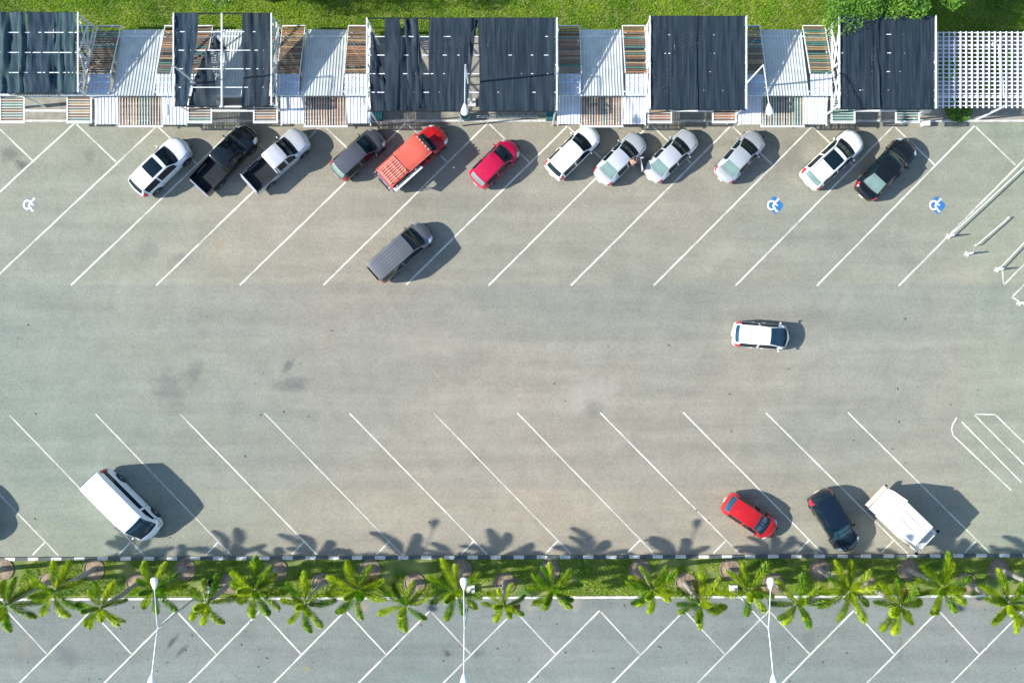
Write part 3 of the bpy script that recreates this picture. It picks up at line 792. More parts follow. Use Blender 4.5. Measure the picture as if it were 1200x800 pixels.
def net_canopy(X0, X1, YB, YF, label, npur=4, mid_post=False, z=NZ):
    """X, Y in ground pixels"""
    x0, x1, yb, yf = gx(X0), gx(X1), gy(YB), gy(YF)
    t = thing('net_canopy', label, 'canopy')
    xs = [x0 + .02, x1 - .02] + ([(x0 + x1) / 2 - .25] if mid_post else [])
    for xx in xs:
        for yy in (yb - .12, (yb + yf) / 2, yf + .25):
            MB().box((xx, yy, (z - .1) / 2 + .02), (.09, .09, z - .1)).build('post', M['steel'], t)
    for xx, s in ((x0, -1), (x1, 1)):
        b = MB(); xx2 = xx + s * .03
        b.bar((xx2, yb, z + .02), (xx2, yf, z + .02), .08)
        b.build('side_beam', M['steel'], t)
        b = MB()
        b.bar((xx2, yb - .1, z - 1.25), (xx2, yf + .2, z - 1.25), .09)
        n = 2
        for k in range(n):
            ya_ = yb + (yf - yb) * (.08 + .84 * k / n); yb_ = yb + (yf - yb) * (.08 + .84 * (k + 1) / n)
            b.bar((xx2, ya_, z - 1.25), (xx2, yb_, z - .05), .07); b.bar((xx2 + .075, ya_, z - .05), (xx2 + .075, yb_, z - 1.25), .07)
        b.build('side_truss', M['steel'], t)
    for k in range(npur):
        yy = yb + (yf - yb) * (k + 1) / (npur + 1)
        MB().bar((x0, yy, z - .058), (x1, yy, z - .058), .05).build('purlin', M['steel'], t)
    for yy in (yb, yf):
        MB().bar((x0, yy, z - .10), (x1, yy, z - .10), .07).build('edge_beam', M['black_plastic'], t)
    return t
fn = 1 - NZ / H
def nx_(px): return gx(600 + (px - 600) * fn)      # net-height pixel x -> metres
def ny_(py): return gy(400 + (py - 400) * fn)
def gpx(px): return 600 + (px - 600) * fn
def gpy(py): return 400 + (py - 400) * fn

t = net_canopy(gpx(-28), gpx(91), gpy(14.5), gpy(108.5), 'faded bluish net canopy made of three wrinkled strips, beside the first open shelter', 3)
net_strip(nx_(-28), nx_(32), ny_(14.5), ny_(109), 'net_faded', t, 1, amp=.11, ripples=10)
net_strip(nx_(32.5), nx_(62), ny_(14.5), ny_(108.5), 'net_blue', t, 2, amp=.08, ripples=4)
net_strip(nx_(62.5), nx_(88.5), ny_(14.5), ny_(108.5), 'net_faded', t, 3, amp=.09, ripples=6)

t = net_canopy(gpx(204), gpx(317.5), gpy(15.5), gpy(124), 'torn net canopy with a ripped hanging strip and a wide open gap', 4)
net_strip(nx_(204.5), nx_(233.5), ny_(15.5), ny_(124), 'net_blue', t, 11, dx1=(0, -.75), amp=.07, ripples=4)
net_strip(nx_(283.8), nx_(317), ny_(15.5), ny_(124), 'net', t, 12, dx1=(.05, -.1), amp=.06, ripples=5)
net_strip(nx_(236), nx_(248), ny_(58), ny_(125), 'net', t, 13, dx0=(.15, -1.05), dx1=(-.1, .28), amp=.16, ripples=5, z=NZ - .12, droop=.12)
net_strip(nx_(247), nx_(266), ny_(38), ny_(59), 'net', t, 14, dx0=(.1, -.05), dx1=(-1.0, .05), amp=.16, ripples=2, z=NZ - .25)
MB().bar((nx_(260), ny_(16), NZ + .03), (nx_(260), ny_(126), NZ + .03), .09).build('roof_beam', M['steel'], t)
MB().bar((nx_(257), ny_(125), NZ - .05), (nx_(283), ny_(125), NZ - .05), .09).build('roof_beam', M['steel'], t)

t = net_canopy(gpx(430.5), gpx(652), gpy(21), gpy(130), 'double width net canopy with shredded strips at one end', 4, True)
def shred(k, s):
    def f(u, v): return mnoise.noise(Vector((u * 7 + s - v * 2.2, v * 1.1, s))) > k
    return f
net_strip(nx_(433.5), nx_(438), ny_(38), ny_(130), 'net', t, 21, dx1=(0.0, 1.2), amp=.16, ripples=3, cuts=shred(.38, 3), z=NZ - .08)
net_strip(nx_(450.5), nx_(468.5), ny_(22), ny_(130), 'net', t, 22, dx1=(-.05, .75), amp=.06, ripples=2)
net_strip(nx_(466), nx_(489), ny_(22), ny_(130), 'net', t, 23, dx0=(.25, -.05), dx1=(0, .5), amp=.13, ripples=4, cuts=lambda u, v: (v < .2 and u < .18) or (mnoise.noise(Vector((u * 8 - v * 3, v * 1.0, 4))) > .5 and v > .25))
net_strip(nx_(486), nx_(490.5), ny_(22), ny_(128), 'net', t, 24, dx0=(0, .3), dx1=(-.1, .5), amp=.14, ripples=1)
net_strip(nx_(502.5), nx_(552), ny_(21), ny_(130), 'net', t, 25, dx1=(.3, -.25), amp=.032, ripples=6)
net_strip(nx_(549.5), nx_(558), ny_(22), ny_(76), 'net', t, 26, dx0=(.2, -.1), dx1=(.1, -.32), amp=.15, ripples=2)
net_strip(nx_(560.5), nx_(650), ny_(21.5), ny_(130), 'net', t, 27, dx0=(0, .08), amp=.028, ripples=11)

t = net_canopy(gpx(762), gpx(874), gpy(19), gpy(128), 'intact black net canopy between the two open shelters', 4)
net_strip(nx_(762.8), nx_(791), ny_(19), ny_(128), 'net', t, 31, amp=.026, ripples=5)
net_strip(nx_(790), nx_(817), ny_(19), ny_(128.4), 'net', t, 32, amp=.026, ripples=4, z=NZ + .06)
net_strip(nx_(816), nx_(873), ny_(19), ny_(128), 'net', t, 33, amp=.026, ripples=8)

t = net_canopy(gpx(984), gpx(1096), gpy(18.5), gpy(127.5), 'black net canopy overhung by tree branches, next to the white lattice', 4)
net_strip(nx_(984.8), nx_(1022), ny_(18.5), ny_(127.5), 'net', t, 41, amp=.026, ripples=6)
net_strip(nx_(1021), nx_(1030), ny_(19), ny_(127.5), 'net', t, 42, amp=.06, ripples=1, z=NZ + .06)
net_strip(nx_(1029), nx_(1095), ny_(18.5), ny_(127.5), 'net', t, 43, amp=.026, ripples=9)

# ---- white lattice pergola
LZ = 3.9; fl = 1 - LZ / H
def lx(px): return gx(600 + (px - 600) * fl)
def ly(py): return gy(400 + (py - 400) * fl)
t = thing('lattice_pergola', 'white lattice pergola over plants at the end of the carports', 'pergola')
xL, xR_, yB_, yF_ = lx(1098.5), lx(1262), ly(37.5), ly(127)
for xx in (xL + .1, (xL + xR_) / 2, xR_ - .1):
    for yy in (yB_ - .2, yF_ + .2): MB().box((xx, yy, (LZ - .12) / 2), (.1, .1, LZ - .12)).build('post', M['lattice'], t)
bm1 = MB().box((0, 0, 0), (.085, yB_ - yF_, .05)).mesh('bar', M['lattice'])
bm2 = MB().box((0, 0, 0), (xR_ - xL, .062, .04)).mesh('bar', M['lattice'])
k = 0; x = xL
while x < xR_:
    link('bar', bm1, t, (x, (yB_ + yF_) / 2, LZ + .03), (0, 0, rnd.uniform(-.003, .003))); x += 6.7 * fl / PXM
y = yB_ - .05
while y > yF_:
    link('bar', bm2, t, ((xL + xR_) / 2, y, LZ - .03), (0, 0, rnd.uniform(-.0006, .0006))); y -= 4.75 * fl / PXM
MB().bar((lx(1172), yB_ - .9, LZ - .1), (lx(1176), yF_ + .8, LZ - .1), .14).build('beam', M['lattice'], t)
MB().bar((lx(1098), yB_ - .85, LZ - .12), (lx(1176), yB_ - .85, LZ - .12), .1).build('beam', M['lattice'], t)
MB().bar((lx(1098), yF_ + .8, LZ - .12), (lx(1262), yF_ + .8, LZ - .12), .1).build('beam', M['lattice'], t)

def shrub(px, py, rad, h, label, seed, n=1600, group=None):
    r = random.Random(seed); p = G(px, py)
    t = thing('shrub', label, 'shrub', (p.x, p.y, .08), 0, group)
    st = MB()
    for k in range(6):
        a = r.uniform(0, 6.28); st.tube([(0, 0, 0), (math.cos(a) * rad * .3, math.sin(a) * rad * .3, h * .5), (math.cos(a) * rad * .6, math.sin(a) * rad * .6, h * .9)], [.03, .02, .008], 5)
    st.build('stem', M['bark'], t)
    vv = []; ff = []
    for k in range(n):
        a = r.uniform(0, 6.28); d = rad * math.sqrt(r.random()); q = Vector((math.cos(a) * d, math.sin(a) * d, h * r.uniform(.25, 1) * (1 - .4 * d / rad)))
        u = Vector((r.uniform(-1, 1), r.uniform(-1, 1), r.uniform(-.4, .4))).normalized(); w = u.cross(Vector((r.uniform(-.4, .4), r.uniform(-.4, .4), 1))).normalized()
        l = r.uniform(.06, .13); i = len(vv); vv += [q - u * l, q + w * l * .4, q + u * l, q - w * l * .4]; ff.append((i, i + 1, i + 2, i + 3))
    me = bpy.data.meshes.new('foliage'); me.from_pydata(vv, [], ff); me.materials.append(M['leaf'])
    tag(link('foliage', me, t), kind='stuff')
for i, (a, b, rr, hh) in enumerate(((1075, 66, .9, 1.2), (1108, 84, .7, .9), (1140, 62, 1.0, 1.3), (1168, 75, .9, 1.1), (1155, 112, .8, 1.0), (1122, 129, .9, .5))):
    shrub(a, b, rr, hh, 'low green shrub growing under the white lattice pergola', 70 + i, 1300, 'shrubs under the lattice')

# ---- small things by the carports
def bin_(px, py, label, round_=False):
    p = G(px, py); t = thing('plastic_bin', label, 'bin', (p.x, p.y, 0.0 if py > 141 else .1))
    if round_:
        MB().lathe((0, 0, 0), [(.27, 0), (.33, .75), (.35, .78), (.30, .78), (.24, .05)], 18).build('tub', M['teal_bin'], t, smooth=40)
        MB().lathe((0, 0, .1), [(.285, .66), (.285, .69)], 18).build('contents', M['black_plastic'], t)
    else:
        b = MB()
        for sx, sy, dx, dy in ((0, .27, .62, .05), (0, -.27, .62, .05), (.285, 0, .05, .5), (-.285, 0, .05, .5)): b.box((sx, sy, .40), (dx, dy, .8))
        b.box((0, 0, .03), (.58, .5, .06)); b.build('tub', M['teal_bin'], t, bevel=.008)
        MB().box((0, .03, .815), (.64, .56, .03)).build('lid', M['teal_bin'], t, bevel=.01)
bin_(444, 138, 'square teal bin beside the shredded end of the double net canopy')
bin_(546, 138.5, 'round teal tub under the gap of the double net canopy', True)
bin_(645, 138, 'square teal bin at the double net canopy beside the orange slatted shelter')
p = G(1083, 145.5)
tag(MB().box((p.x, p.y, .22), (.5, .42, .44)).build('concrete_block', M['kerb_plain'], bevel=.03), 'small pale concrete block on the asphalt in front of the tree shaded canopy', 'block')
# low railing along the pavement under the double net canopy
t = thing('bicycle_rack', 'low metal rack on the pavement under the double net canopy', 'rack', (gx(592), gy(139), .1))
for k in range(10):
    xx = -1.9 + k * .42
    MB().tube([(xx, 0, 0), (xx, 0, .55), (xx + .06, 0, .62), (xx + .22, 0, .62), (xx + .28, 0, .55), (xx + .28, 0, 0)], .018, 6).build('hoop', M['steel'], t, smooth=60)
MB().bar((-2, .03, .02), (2.4, .03, .02), .05).build('foot_rail', M['steel'], t)

# ------------------------------------------------------------------ street lamps
def lamp_head(parent, end, direction):
    d = Vector(direction).normalized()
    q = d.to_track_quat('X', 'Z').to_matrix()
    b = MB(); prof = [(-.42, .05), (-.3, .09), (-.02, .17), (.3, .225), (.55, .20), (.68, .07)]
    n = 12; vv = []; ff = []
    for x, r in prof:
        for k in range(n):
            a = k / n * 6.283; v = Vector((x * .68 + .25, r * math.cos(a), .6 * r * math.sin(a))); vv.append(q @ v + Vector(end))
    for i in range(len(prof) - 1):
        for k in range(n): ff.append((i * n + k, i * n + (k + 1) % n, (i + 1) * n + (k + 1) % n, (i + 1) * n + k))
    ff.append(tuple(range(n))); ff.append(tuple((len(prof) - 1) * n + k for k in range(n)))
    h = b.add(vv, ff).build('lamp_head', M['lamp_head'], parent, smooth=60)
    g = MB().box(q @ Vector((.46, 0, -.115)) + Vector(end), (.34, .26, .05), M=q).build('lens', M['lamp_glass'], h)
def street_lamp(px, py, arms, label, group, base_z, tilt=0.0):
    p = G(px, py); t = thing('street_lamp', label, 'street lamp', (p.x, p.y, base_z), tilt, group)
    MB().box((0, 0, .12), (.55, .55, .3)).build('plinth', M['kerb_plain'], t, bevel=.02)
    MB().tube([(0, 0, .2), (0, 0, 3), (0, 0, 6), (0, 0, 8.55)], [.085, .075, .06, .05], 10).build('pole', M['lamp_post'], t, smooth=60)
    for s in arms:
        pts = [(0, 0, 8.4), (0, s * .12, 8.62), (0, s * .8, 8.85), (0, s * 2.5, 9.25)]
        MB().tube(pts, [.045, .042, .036, .03], 8).build('arm', M['lamp_post'], t, smooth=60)
        lamp_head(t, pts[-1], (0, s, .18))
for i, (x, tl) in enumerate(((243, -.03), (552, 0.0), (858.5, .03))):
    street_lamp(x, 688.5, (1, -1), 'white two armed street lamp on the palm median ' + ('beside the small black bin', 'between the minibus and red hatchback', 'across the kerb from the red hatchback')[i], 'twin arm lamps on the median', .1, tl)
for i, (x, tl) in enumerate(((258, -.03), (553, 0.0), (853.5, .05))):
    street_lamp(x, 121.5, (-1,), 'white single arm street lamp ' + ('rising through the torn net canopy', 'rising through the gap of the double net canopy', 'between the intact net canopy and the teal slatted shelter')[i], 'single arm lamps among the carports', .1, tl)

# ------------------------------------------------------------------ bollards and barrier arms at the exit
def barrier(px, py, arm=None, lab=''):
    p = G(px, py); t = thing('barrier_post', lab, 'barrier', (p.x, p.y, 0))
    MB().box((0, 0, .03), (.36, .10, .06), R(20)).build('foot', M['steel'], t); MB().box((0, 0, .031), (.10, .36, .058), R(20)).build('foot', M['steel'], t)
    MB().tube([(0, 0, .05), (0, 0, .5), (0, 0, .85), (0, 0, .92)], [.10, .07, .05, .025], 12).build('post', M['steel'], t, smooth=60)
    if arm:
        a = G(*arm[0], .32) - Vector((p.x, p.y, 0)); b = G(*arm[1], .26) - Vector((p.x, p.y, 0))
        MB().tube([a, b], .036, 8).build('arm', M['steel'], t, smooth=60)
        MB().tube([b, (b.x, b.y, 0)], .03, 6).build('arm_rest', M['steel'], t)
        MB().tube([a, (a.x, a.y, 0)], .03, 6).build('arm_rest', M['steel'], t)
barrier(1111, 277, ((1114, 276), (1222, 176)), 'white barrier post with a long pipe arm lying along the last parking line')
barrier(1133, 297.5, ((1145, 287), (1183, 254.5)), 'white barrier post with a short detached pipe beside it')
barrier(1168, 316, ((1173, 313), (1222, 262)), 'white barrier post at the tip of a painted triangle')
barrier(1194, 355, None, 'lone white post without an arm on a painted corner line')

# ------------------------------------------------------------------ vehicles
def pchip(xs, ys):
    n = len(xs); h = [xs[i + 1] - xs[i] for i in range(n - 1)]; d = [(ys[i + 1] - ys[i]) / h[i] for i in range(n - 1)]
    m = [0.0] * n; m[0] = d[0]; m[-1] = d[-1]
    for i in range(1, n - 1):
        if d[i - 1] * d[i] <= 0: m[i] = 0
        else:
            w1 = 2 * h[i] + h[i - 1]; w2 = h[i] + 2 * h[i - 1]; m[i] = (w1 + w2) / (w1 / d[i - 1] + w2 / d[i])
    def f(x):
        i = 0
        while i < n - 2 and x > xs[i + 1]: i += 1
        t = (x - xs[i]) / h[i]
        return ((1 + 2 * t) * (1 - t) ** 2 * ys[i] + t * (1 - t) ** 2 * h[i] * m[i] + t * t * (3 - 2 * t) * ys[i + 1] + t * t * (t - 1) * h[i] * m[i + 1])
    return f

# stations: (x as fraction of length, half width, belt z, top half width, top z, bow) on a nominal car; keys R0 R1 F1 F0 = index of rear glass base, roof rear, roof front, cowl
SPECS = {
 'sedan': dict(W=1.74, H=1.47, st=[(-.5, .60, .62, .46, .66, -.16), (-.492, .70, .80, .56, .86, -.16), (-.465, .77, .90, .62, 1.00, -.15), (-.375, .845, .92, .66, 1.05, -.12), (-.215, .865, .93, .56, 1.40, -.05),
                               (-.06, .87, .93, .585, 1.47, 0), (.075, .87, .93, .57, 1.42, .07), (.245, .865, .92, .70, 1.00, .14), (.36, .85, .84, .66, .93, .17), (.455, .79, .72, .58, .80, .20), (.492, .68, .58, .5, .66, .22), (.5, .6, .5, .44, .54, .22)], idx=(3, 4, 6, 7)),
 'hatch': dict(W=1.72, H=1.50, st=[(-.5, .66, .62, .50, .68, -.14), (-.494, .74, .85, .58, .92, -.14), (-.472, .81, .95, .62, 1.06, -.13), (-.375, .85, .98, .60, 1.42, -.09), (-.19, .86, .97, .60, 1.50, -.03),
                               (-.04, .86, .95, .60, 1.51, 0), (.10, .86, .94, .58, 1.43, .08), (.285, .85, .93, .70, 1.02, .15), (.385, .835, .86, .66, .95, .18), (.465, .76, .72, .56, .80, .21), (.493, .66, .58, .5, .66, .22), (.5, .6, .5, .44, .54, .22)], idx=(2, 3, 6, 7)),
 'onebox': dict(W=1.70, H=1.52, st=[(-.5, .66, .62, .50, .68, -.14), (-.494, .74, .85, .58, .92, -.14), (-.472, .81, .95, .62, 1.06, -.13), (-.40, .85, .98, .60, 1.44, -.09), (-.22, .86, .97, .61, 1.52, -.03),
                               (-.06, .86, .95, .61, 1.53, 0), (.12, .86, .94, .59, 1.46, .07), (.385, .84, .92, .68, 1.0, .16), (.44, .80, .84, .62, .92, .19), (.475, .73, .72, .54, .80, .21), (.494, .65, .58, .5, .66, .22), (.5, .6, .5, .44, .54, .22)], idx=(2, 3, 6, 7)),
 'suv': dict(W=1.83, H=1.66, st=[(-.5, .70, .66, .54, .74, -.12), (-.494, .78, .92, .62, 1.00, -.12), (-.470, .86, 1.05, .68, 1.20, -.11), (-.385, .905, 1.09, .64, 1.57, -.08), (-.20, .915, 1.08, .655, 1.66, -.03),
                             (-.04, .915, 1.06, .655, 1.67, 0), (.085, .915, 1.05, .635, 1.59, .08), (.245, .905, 1.04, .76, 1.16, .15), (.36, .89, .99, .72, 1.09, .17), (.455, .83, .86, .63, .95, .20), (.492, .72, .66, .56, .76, .21), (.5, .65, .55, .5, .6, .21)], idx=(2, 3, 6, 7)),
 'mpv': dict(W=1.90, H=1.93, st=[(-.5, .78, .72, .62, .86, -.06), (-.495, .86, 1.05, .72, 1.5, -.06), (-.48, .93, 1.12, .73, 1.86, -.05), (-.30, .95, 1.13, .745, 1.93, -.02),
                             (-.05, .955, 1.12, .75, 1.95, 0), (.15, .955, 1.11, .73, 1.88, .07), (.325, .94, 1.08, .80, 1.22, .14), (.405, .92, 1.0, .74, 1.12, .17), (.465, .85, .86, .66, .96, .19), (.494, .74, .66, .58, .76, .20), (.5, .66, .55, .5, .6, .20)], idx=(0, 1, 5, 6)),
 'minibus': dict(W=1.90, H=2.28, st=[(-.5, .82, .75, .70, .9, -.03), (-.496, .89, 1.1, .77, 1.9, -.03), (-.485, .94, 1.15, .79, 2.18, -.02), (-.30, .95, 1.16, .80, 2.27, 0),
                             (0.0, .95, 1.16, .80, 2.28, 0), (.265, .95, 1.14, .77, 2.16, .07), (.42, .93, 1.05, .79, 1.22, .12), (.465, .89, .92, .72, 1.02, .14), (.492, .80, .7, .64, .8, .15), (.5, .7, .55, .56, .62, .15)], idx=(0, 1, 5, 6)),
 'pickup': dict(W=1.84, H=1.74, st=[(-.105, .905, 1.06, .62, 1.68, 0), (-.09, .905, 1.06, .645, 1.72, 0), (-.02, .91, 1.06, .655, 1.745, 0),
                             (.06, .91, 1.05, .655, 1.74, .02), (.135, .91, 1.05, .635, 1.66, .07), (.265, .905, 1.04, .76, 1.17, .13), (.375, .89, 1.0, .73, 1.12, .15), (.46, .84, .90, .66, 1.0, .18), (.493, .74, .7, .58, .8, .19), (.5, .68, .58, .52, .64, .19)], idx=(None, 1, 4, 5)),
}
wheel_cache = {}
def add_wheel(root, x, y, r, side):
    key = (round(r, 3), side)
    if key not in wheel_cache:
        s = side
        prof = [(r * .62, -.002 * s), (r * .97, 0), (r, -.03 * s), (r, -.17 * s), (r * .95, -.2 * s), (r * .5, -.2 * s)]
        ty = MB().lathe((0, 0, 0), prof, 22, 'y').mesh('tyre', M['rubber'], smooth=40)
        rim = MB().lathe((0, .004 * s, 0), [(r * .64, -.01 * s), (r * .66, .002 * s), (r * .58, -.012 * s), (r * .2, -.004 * s), (r * .1, .006 * s)], 18, 'y').mesh('rim', M['alloy'], smooth=30)
        wheel_cache[key] = (ty, rim)
    ty, rim = wheel_cache[key]
    o = link('wheel', ty, root, (x, y, r))
    link('rim', rim, o)

def car(kind, rear, front, label, pm, glass='glass', z_ref=(.8, .8), W=None, Hs=1.0, sunroof=False, rails=False, group=None, name='parked_car', roofm=None, rear_glass=None, skip_side=None, Lfix=None, mirror_m=None, ribs=False, grille='black_plastic'):
    sp = SPECS[kind]
    a = G(*rear, z_ref[0]); b = G(*front, z_ref[1]); d = Vector((b.x - a.x, b.y - a.y, 0)); L = Lfix or d.length
    c = (a + b) / 2
    root = thing(name, label, 'van' if kind in ('mpv', 'minibus') else ('pickup' if kind == 'pickup' else 'car'), (c.x, c.y, 0), math.atan2(d.y, d.x), group)
    ws = (W or sp['W']) / sp['W']
    st = sp['st']; xs = [s[0] * L for s in st]
    fw, fb, fr, fz, fo = [pchip(xs, [s[k] for s in st]) for k in (1, 2, 3, 4, 5)]
    R0, R1, F1, F0 = sp['idx']
    us = []; stat = []
    for i in range(len(xs) - 1):
        n = max(1, min(9, int((xs[i + 1] - xs[i]) / .11)))
        stat.append(len(us))
        us += [xs[i] + (xs[i + 1] - xs[i]) * k / n for k in range(n)]
    stat.append(len(us)); us.append(xs[-1])
    segs = [2, 2, 3, 4, 1, 1, 3, 3]      # sill, lower side, upper side, side glass, cant rail, cant rail, roof, roof
    def section(x):
        wb, zb, wr, zr = fw(x) * ws, fb(x) * (1 + (Hs - 1) * .4), fr(x) * ws, fz(x)
        zr = zr if zr < zb + .2 else zb + (zr - zb) * Hs if Hs != 1 else zr
        z0 = .20 if abs(x) < .42 * L else .20 + .10 * ((abs(x) - .42 * L) / (.08 * L))
        p = [(.90 * wb, z0), (.975 * wb, z0 + .10), (1.0 * wb, z0 + (zb - z0) * .62), (.965 * wb, zb)]
        p4 = (wr, zr - .045); p5 = (wr * .55, zr - .012)
        p3 = p[3]
        p += [(p3[0] + (p4[0] - p3[0]) * .92, p3[1] + (p4[1] - p3[1]) * .92), p4, (wr * .93, zr - .032), p5, (0, zr)]
        pts = []
        for i in range(len(p) - 1):
            q0 = p[max(i - 1, 0)]; q1 = p[i]; q2 = p[i + 1]; q3 = p[i + 2] if i + 2 < len(p) else (-p[i][0], p[i][1])
            k = .5 if i not in (3,) else .25
            for j in range(segs[i]):
                t = j / segs[i]
                r_ = []
                for e in (0, 1):
                    m1 = (q2[e] - q0[e]) * k; m2 = (q3[e] - q1[e]) * k
                    if i == 3:
                        m1 = (q2[e] - q1[e]); m2 = m1
                    r_.append((2 * t ** 3 - 3 * t ** 2 + 1) * q1[e] + (t ** 3 - 2 * t ** 2 + t) * m1 + (-2 * t ** 3 + 3 * t ** 2) * q2[e] + (t ** 3 - t ** 2) * m2)
                pts.append(r_)
        pts.append([0, zr]); return pts, wb
    NV = sum(segs)
    i3 = sum(segs[:3]); i4a = sum(segs[:4]); i4b = sum(segs[:6])
    grid = []
    for x in us:
        pts, wb = section(x); o = fo(x); row = []
        for sgn in (1, -1):
            seq = pts if sgn == 1 else pts[-2::-1]
            for (y, z) in seq: row.append((x - o * (y / wb) ** 2, sgn * y, z))
        grid.append(row)
    nr = 2 * NV + 1
    verts = [v for row in grid for v in row]
    cats = {}
    nU = len(us)
    sg0 = stat[R0 if R0 is not None else 0]; sgA = stat[R1]; sgB = stat[F1]; sgF = stat[F0]
    sside0 = stat[R1] - (1 if kind in ('suv', 'hatch', 'onebox') else 0) + (2 if kind in ('mpv', 'minibus') else 1)
    if kind == 'sedan': sside0 = stat[R1] - 1
    if kind == 'pickup': sside0 = stat[R1] + 1
    sside1 = stat[F0] - max(1, int((stat[F0] - stat[F1]) * .35))
    mid = [int(sside0 + (sside1 - sside0) * k) for k in ((.47,) if kind not in ('minibus',) else (.76,))]
    for i in range(nU - 1):
        for j in range(nr - 1):
            jj = j if j < NV else nr - 2 - j        # 0 at sill .. NV-1 at centre
            left = j < NV
            cat = 'body'
            if jj >= i4b and sgB <= i < sgF: cat = 'windshield'
            elif jj >= i4b and R0 is not None and sg0 <= i < sgA and kind not in ('mpv', 'minibus'): cat = 'rear_window'
            elif jj >= i4b and i == sgF: cat = 'cowl'
            elif i3 <= jj < (i4a if kind != 'minibus' else i3 + 2) and sside0 <= i < sside1 and i not in mid: cat = 'side_window_L' if left else 'side_window_R'
            elif i3 - 2 <= jj < i4b and (nU - 1 - i) in range(2, 5) and kind != 'x': cat = 'headlight_L' if left else 'headlight_R'
            elif kind != 'pickup' and i3 - 2 <= jj < i3 + 3 and i in range(1, 4): cat = 'taillight_L' if left else 'taillight_R'
            elif sunroof and jj >= i4b + 1 and sgB - 1 - max(4, (sgB - sgA) // 2) <= i < sgB - 2: cat = 'sunroof'
            if cat.startswith('side_window') and (skip_side == 'R' and cat.endswith('R') and i > mid[0]): cat = 'opening'
            cats.setdefault(cat, []).append((i * nr + j, i * nr + j + 1, (i + 1) * nr + j + 1, (i + 1) * nr + j))
    body = cats['body']
    body.append(tuple(range(nr))); body.append(tuple((nU - 1) * nr + k for k in range(nr)))
    body += [(i * nr, (i + 1) * nr, (i + 1) * nr + nr - 1, i * nr + nr - 1) for i in range(nU - 1)]
    def part(name, faces, m, parent=root, sm=50, lift=0.0):
        used = sorted({k for f in faces for k in f}); mp = {k: n for n, k in enumerate(used)}
        return MB().add([verts[k] if not lift else (verts[k][0], verts[k][1], verts[k][2] + lift) for k in used], [tuple(mp[k] for k in f) for f in faces]).build(name, m, parent, smooth=sm)
    bo = part('body', body, pm, sm=42)
    gl = M[glass]
    part('windshield', cats['windshield'], gl)
    if 'rear_window' in cats: part('rear_window', cats['rear_window'], M[rear_glass or glass])
    for s in 'LR':
        if 'side_window_' + s in cats: part('side_window', cats['side_window_' + s], M['glass'])
        part('headlight', cats['headlight_' + s], M['lamp_glass'])
        if 'taillight_' + s in cats: part('taillight', cats['taillight_' + s], M['tail_red'])
    if 'opening' in cats: part('door_opening', cats['opening'], M['black_plastic'])
    part('cowl', cats['cowl'], M['black_plastic'])
    if sunroof: part('sunroof', cats['sunroof'], M['glass'])
    # wheels with dark arches
    r = .32 if kind in ('sedan', 'hatch', 'onebox') else .36
    for xf in (.305, -.295):
        x = xf * L; w = fw(x if kind != 'pickup' or xf > 0 else xs[2]) * ws
        for s in (1, -1):
            off = fo(x) if (kind != 'pickup' or xf > 0) else 0
            b_ = MB(); n = 18; ra = r * 1.2
            pts = [(x + ra * math.cos(k / n * 6.283), s * (w + .003), max(.2, r + ra * math.sin(k / n * 6.283))) for k in range(n)]
            b_.poly(pts); b_.build('wheel_arch', M['black_plastic'], root)
            add_wheel(root, x, s * (w + .014), r, s)
    # mirrors
    xm = us[sgF] - .10 * L * .45 - fo(us[sgF]); 
    for s in (1, -1):
        w = fw(xm) * ws; zm = fb(xm) + .06
        mm = MB().box((xm, s * (w + .08), zm), (.10, .14, .11)).build('mirror', mirror_m or pm, root, bevel=.035)
        MB().box((xm + .03, s * (w + .0), zm - .04), (.06, .10, .04)).build('stalk', M['black_plastic'], mm)
    # bumper trim, plates, grille
    xf_ = L * .5
    MB().box((xf_ + .003, 0, .47), (.03, .85 * ws, .13)).build('grille', M[grille], root, bevel=.01)
    MB().box((xf_ + .022, 0, .36), (.02, .36, .12)).build('number_plate', M['plate'], root)
    if kind != 'pickup':
        MB().box((-xf_ - .006, 0, .52), (.02, .36, .12)).build('number_plate', M['plate'], root)
        if kind in ('hatch', 'suv', 'onebox'):
            x = us[sgA]; 
            sec, wb = section(x); wr = fr(x) * ws
            vv = []; n = 10
            for k in range(n + 1):
                y = -wr * .95 + 2 * wr * .95 * k / n; xx = x - fo(x) * (y / wb) ** 2; zt = fz(x) * 1.0 - .03 * (y / wr) ** 2
                zt = sec[-1][1] - .04 * (y / wr) ** 2
                vv += [(xx + .10, y, zt + .022), (xx - .10, y, zt + .0), (xx - .09, y, zt - .045)]
            ff = []
            for k in range(n):
                for e in range(2): ff.append((k * 3 + e, k * 3 + e + 1, k * 3 + e + 4, k * 3 + e + 3))
            MB().add(vv, ff).build('spoiler', pm, root, smooth=40)
    # door handles
    for s in (1, -1):
        for hx in (.02, -.17):
            x = hx * L
            if kind == 'pickup': x = (hx + .1) * L
            MB().box((x, s * (fw(max(x, xs[0])) * ws * .992 + .006), fb(max(x, xs[0])) - .12), (.18, .03, .03)).build('door_handle', pm, root)
    if rails:
        for s in (1, -1):
            pts = []
            for k in range(7):
                x = us[sgA] + .08 + (us[sgB] - us[sgA] - .15) * k / 6; sec, wb = section(x)
                pts.append((x, s * fr(x) * ws * .93, sec[-1][1] + (.03 if 0 < k < 6 else -.02)))
            MB().tube(pts, .018, 6).build('roof_rail', M['chrome'], root, smooth=60)
    # shut lines
    def sline(pts, r_=.011): MB().tube(pts, r_, 4).build('panel_gap', M['rubber'], root)
    def spt(x, vi, sgn):
        sec, wb = section(x); y, z = sec[vi]; return (x - fo(x) * (y / wb) ** 2, sgn * y, z)
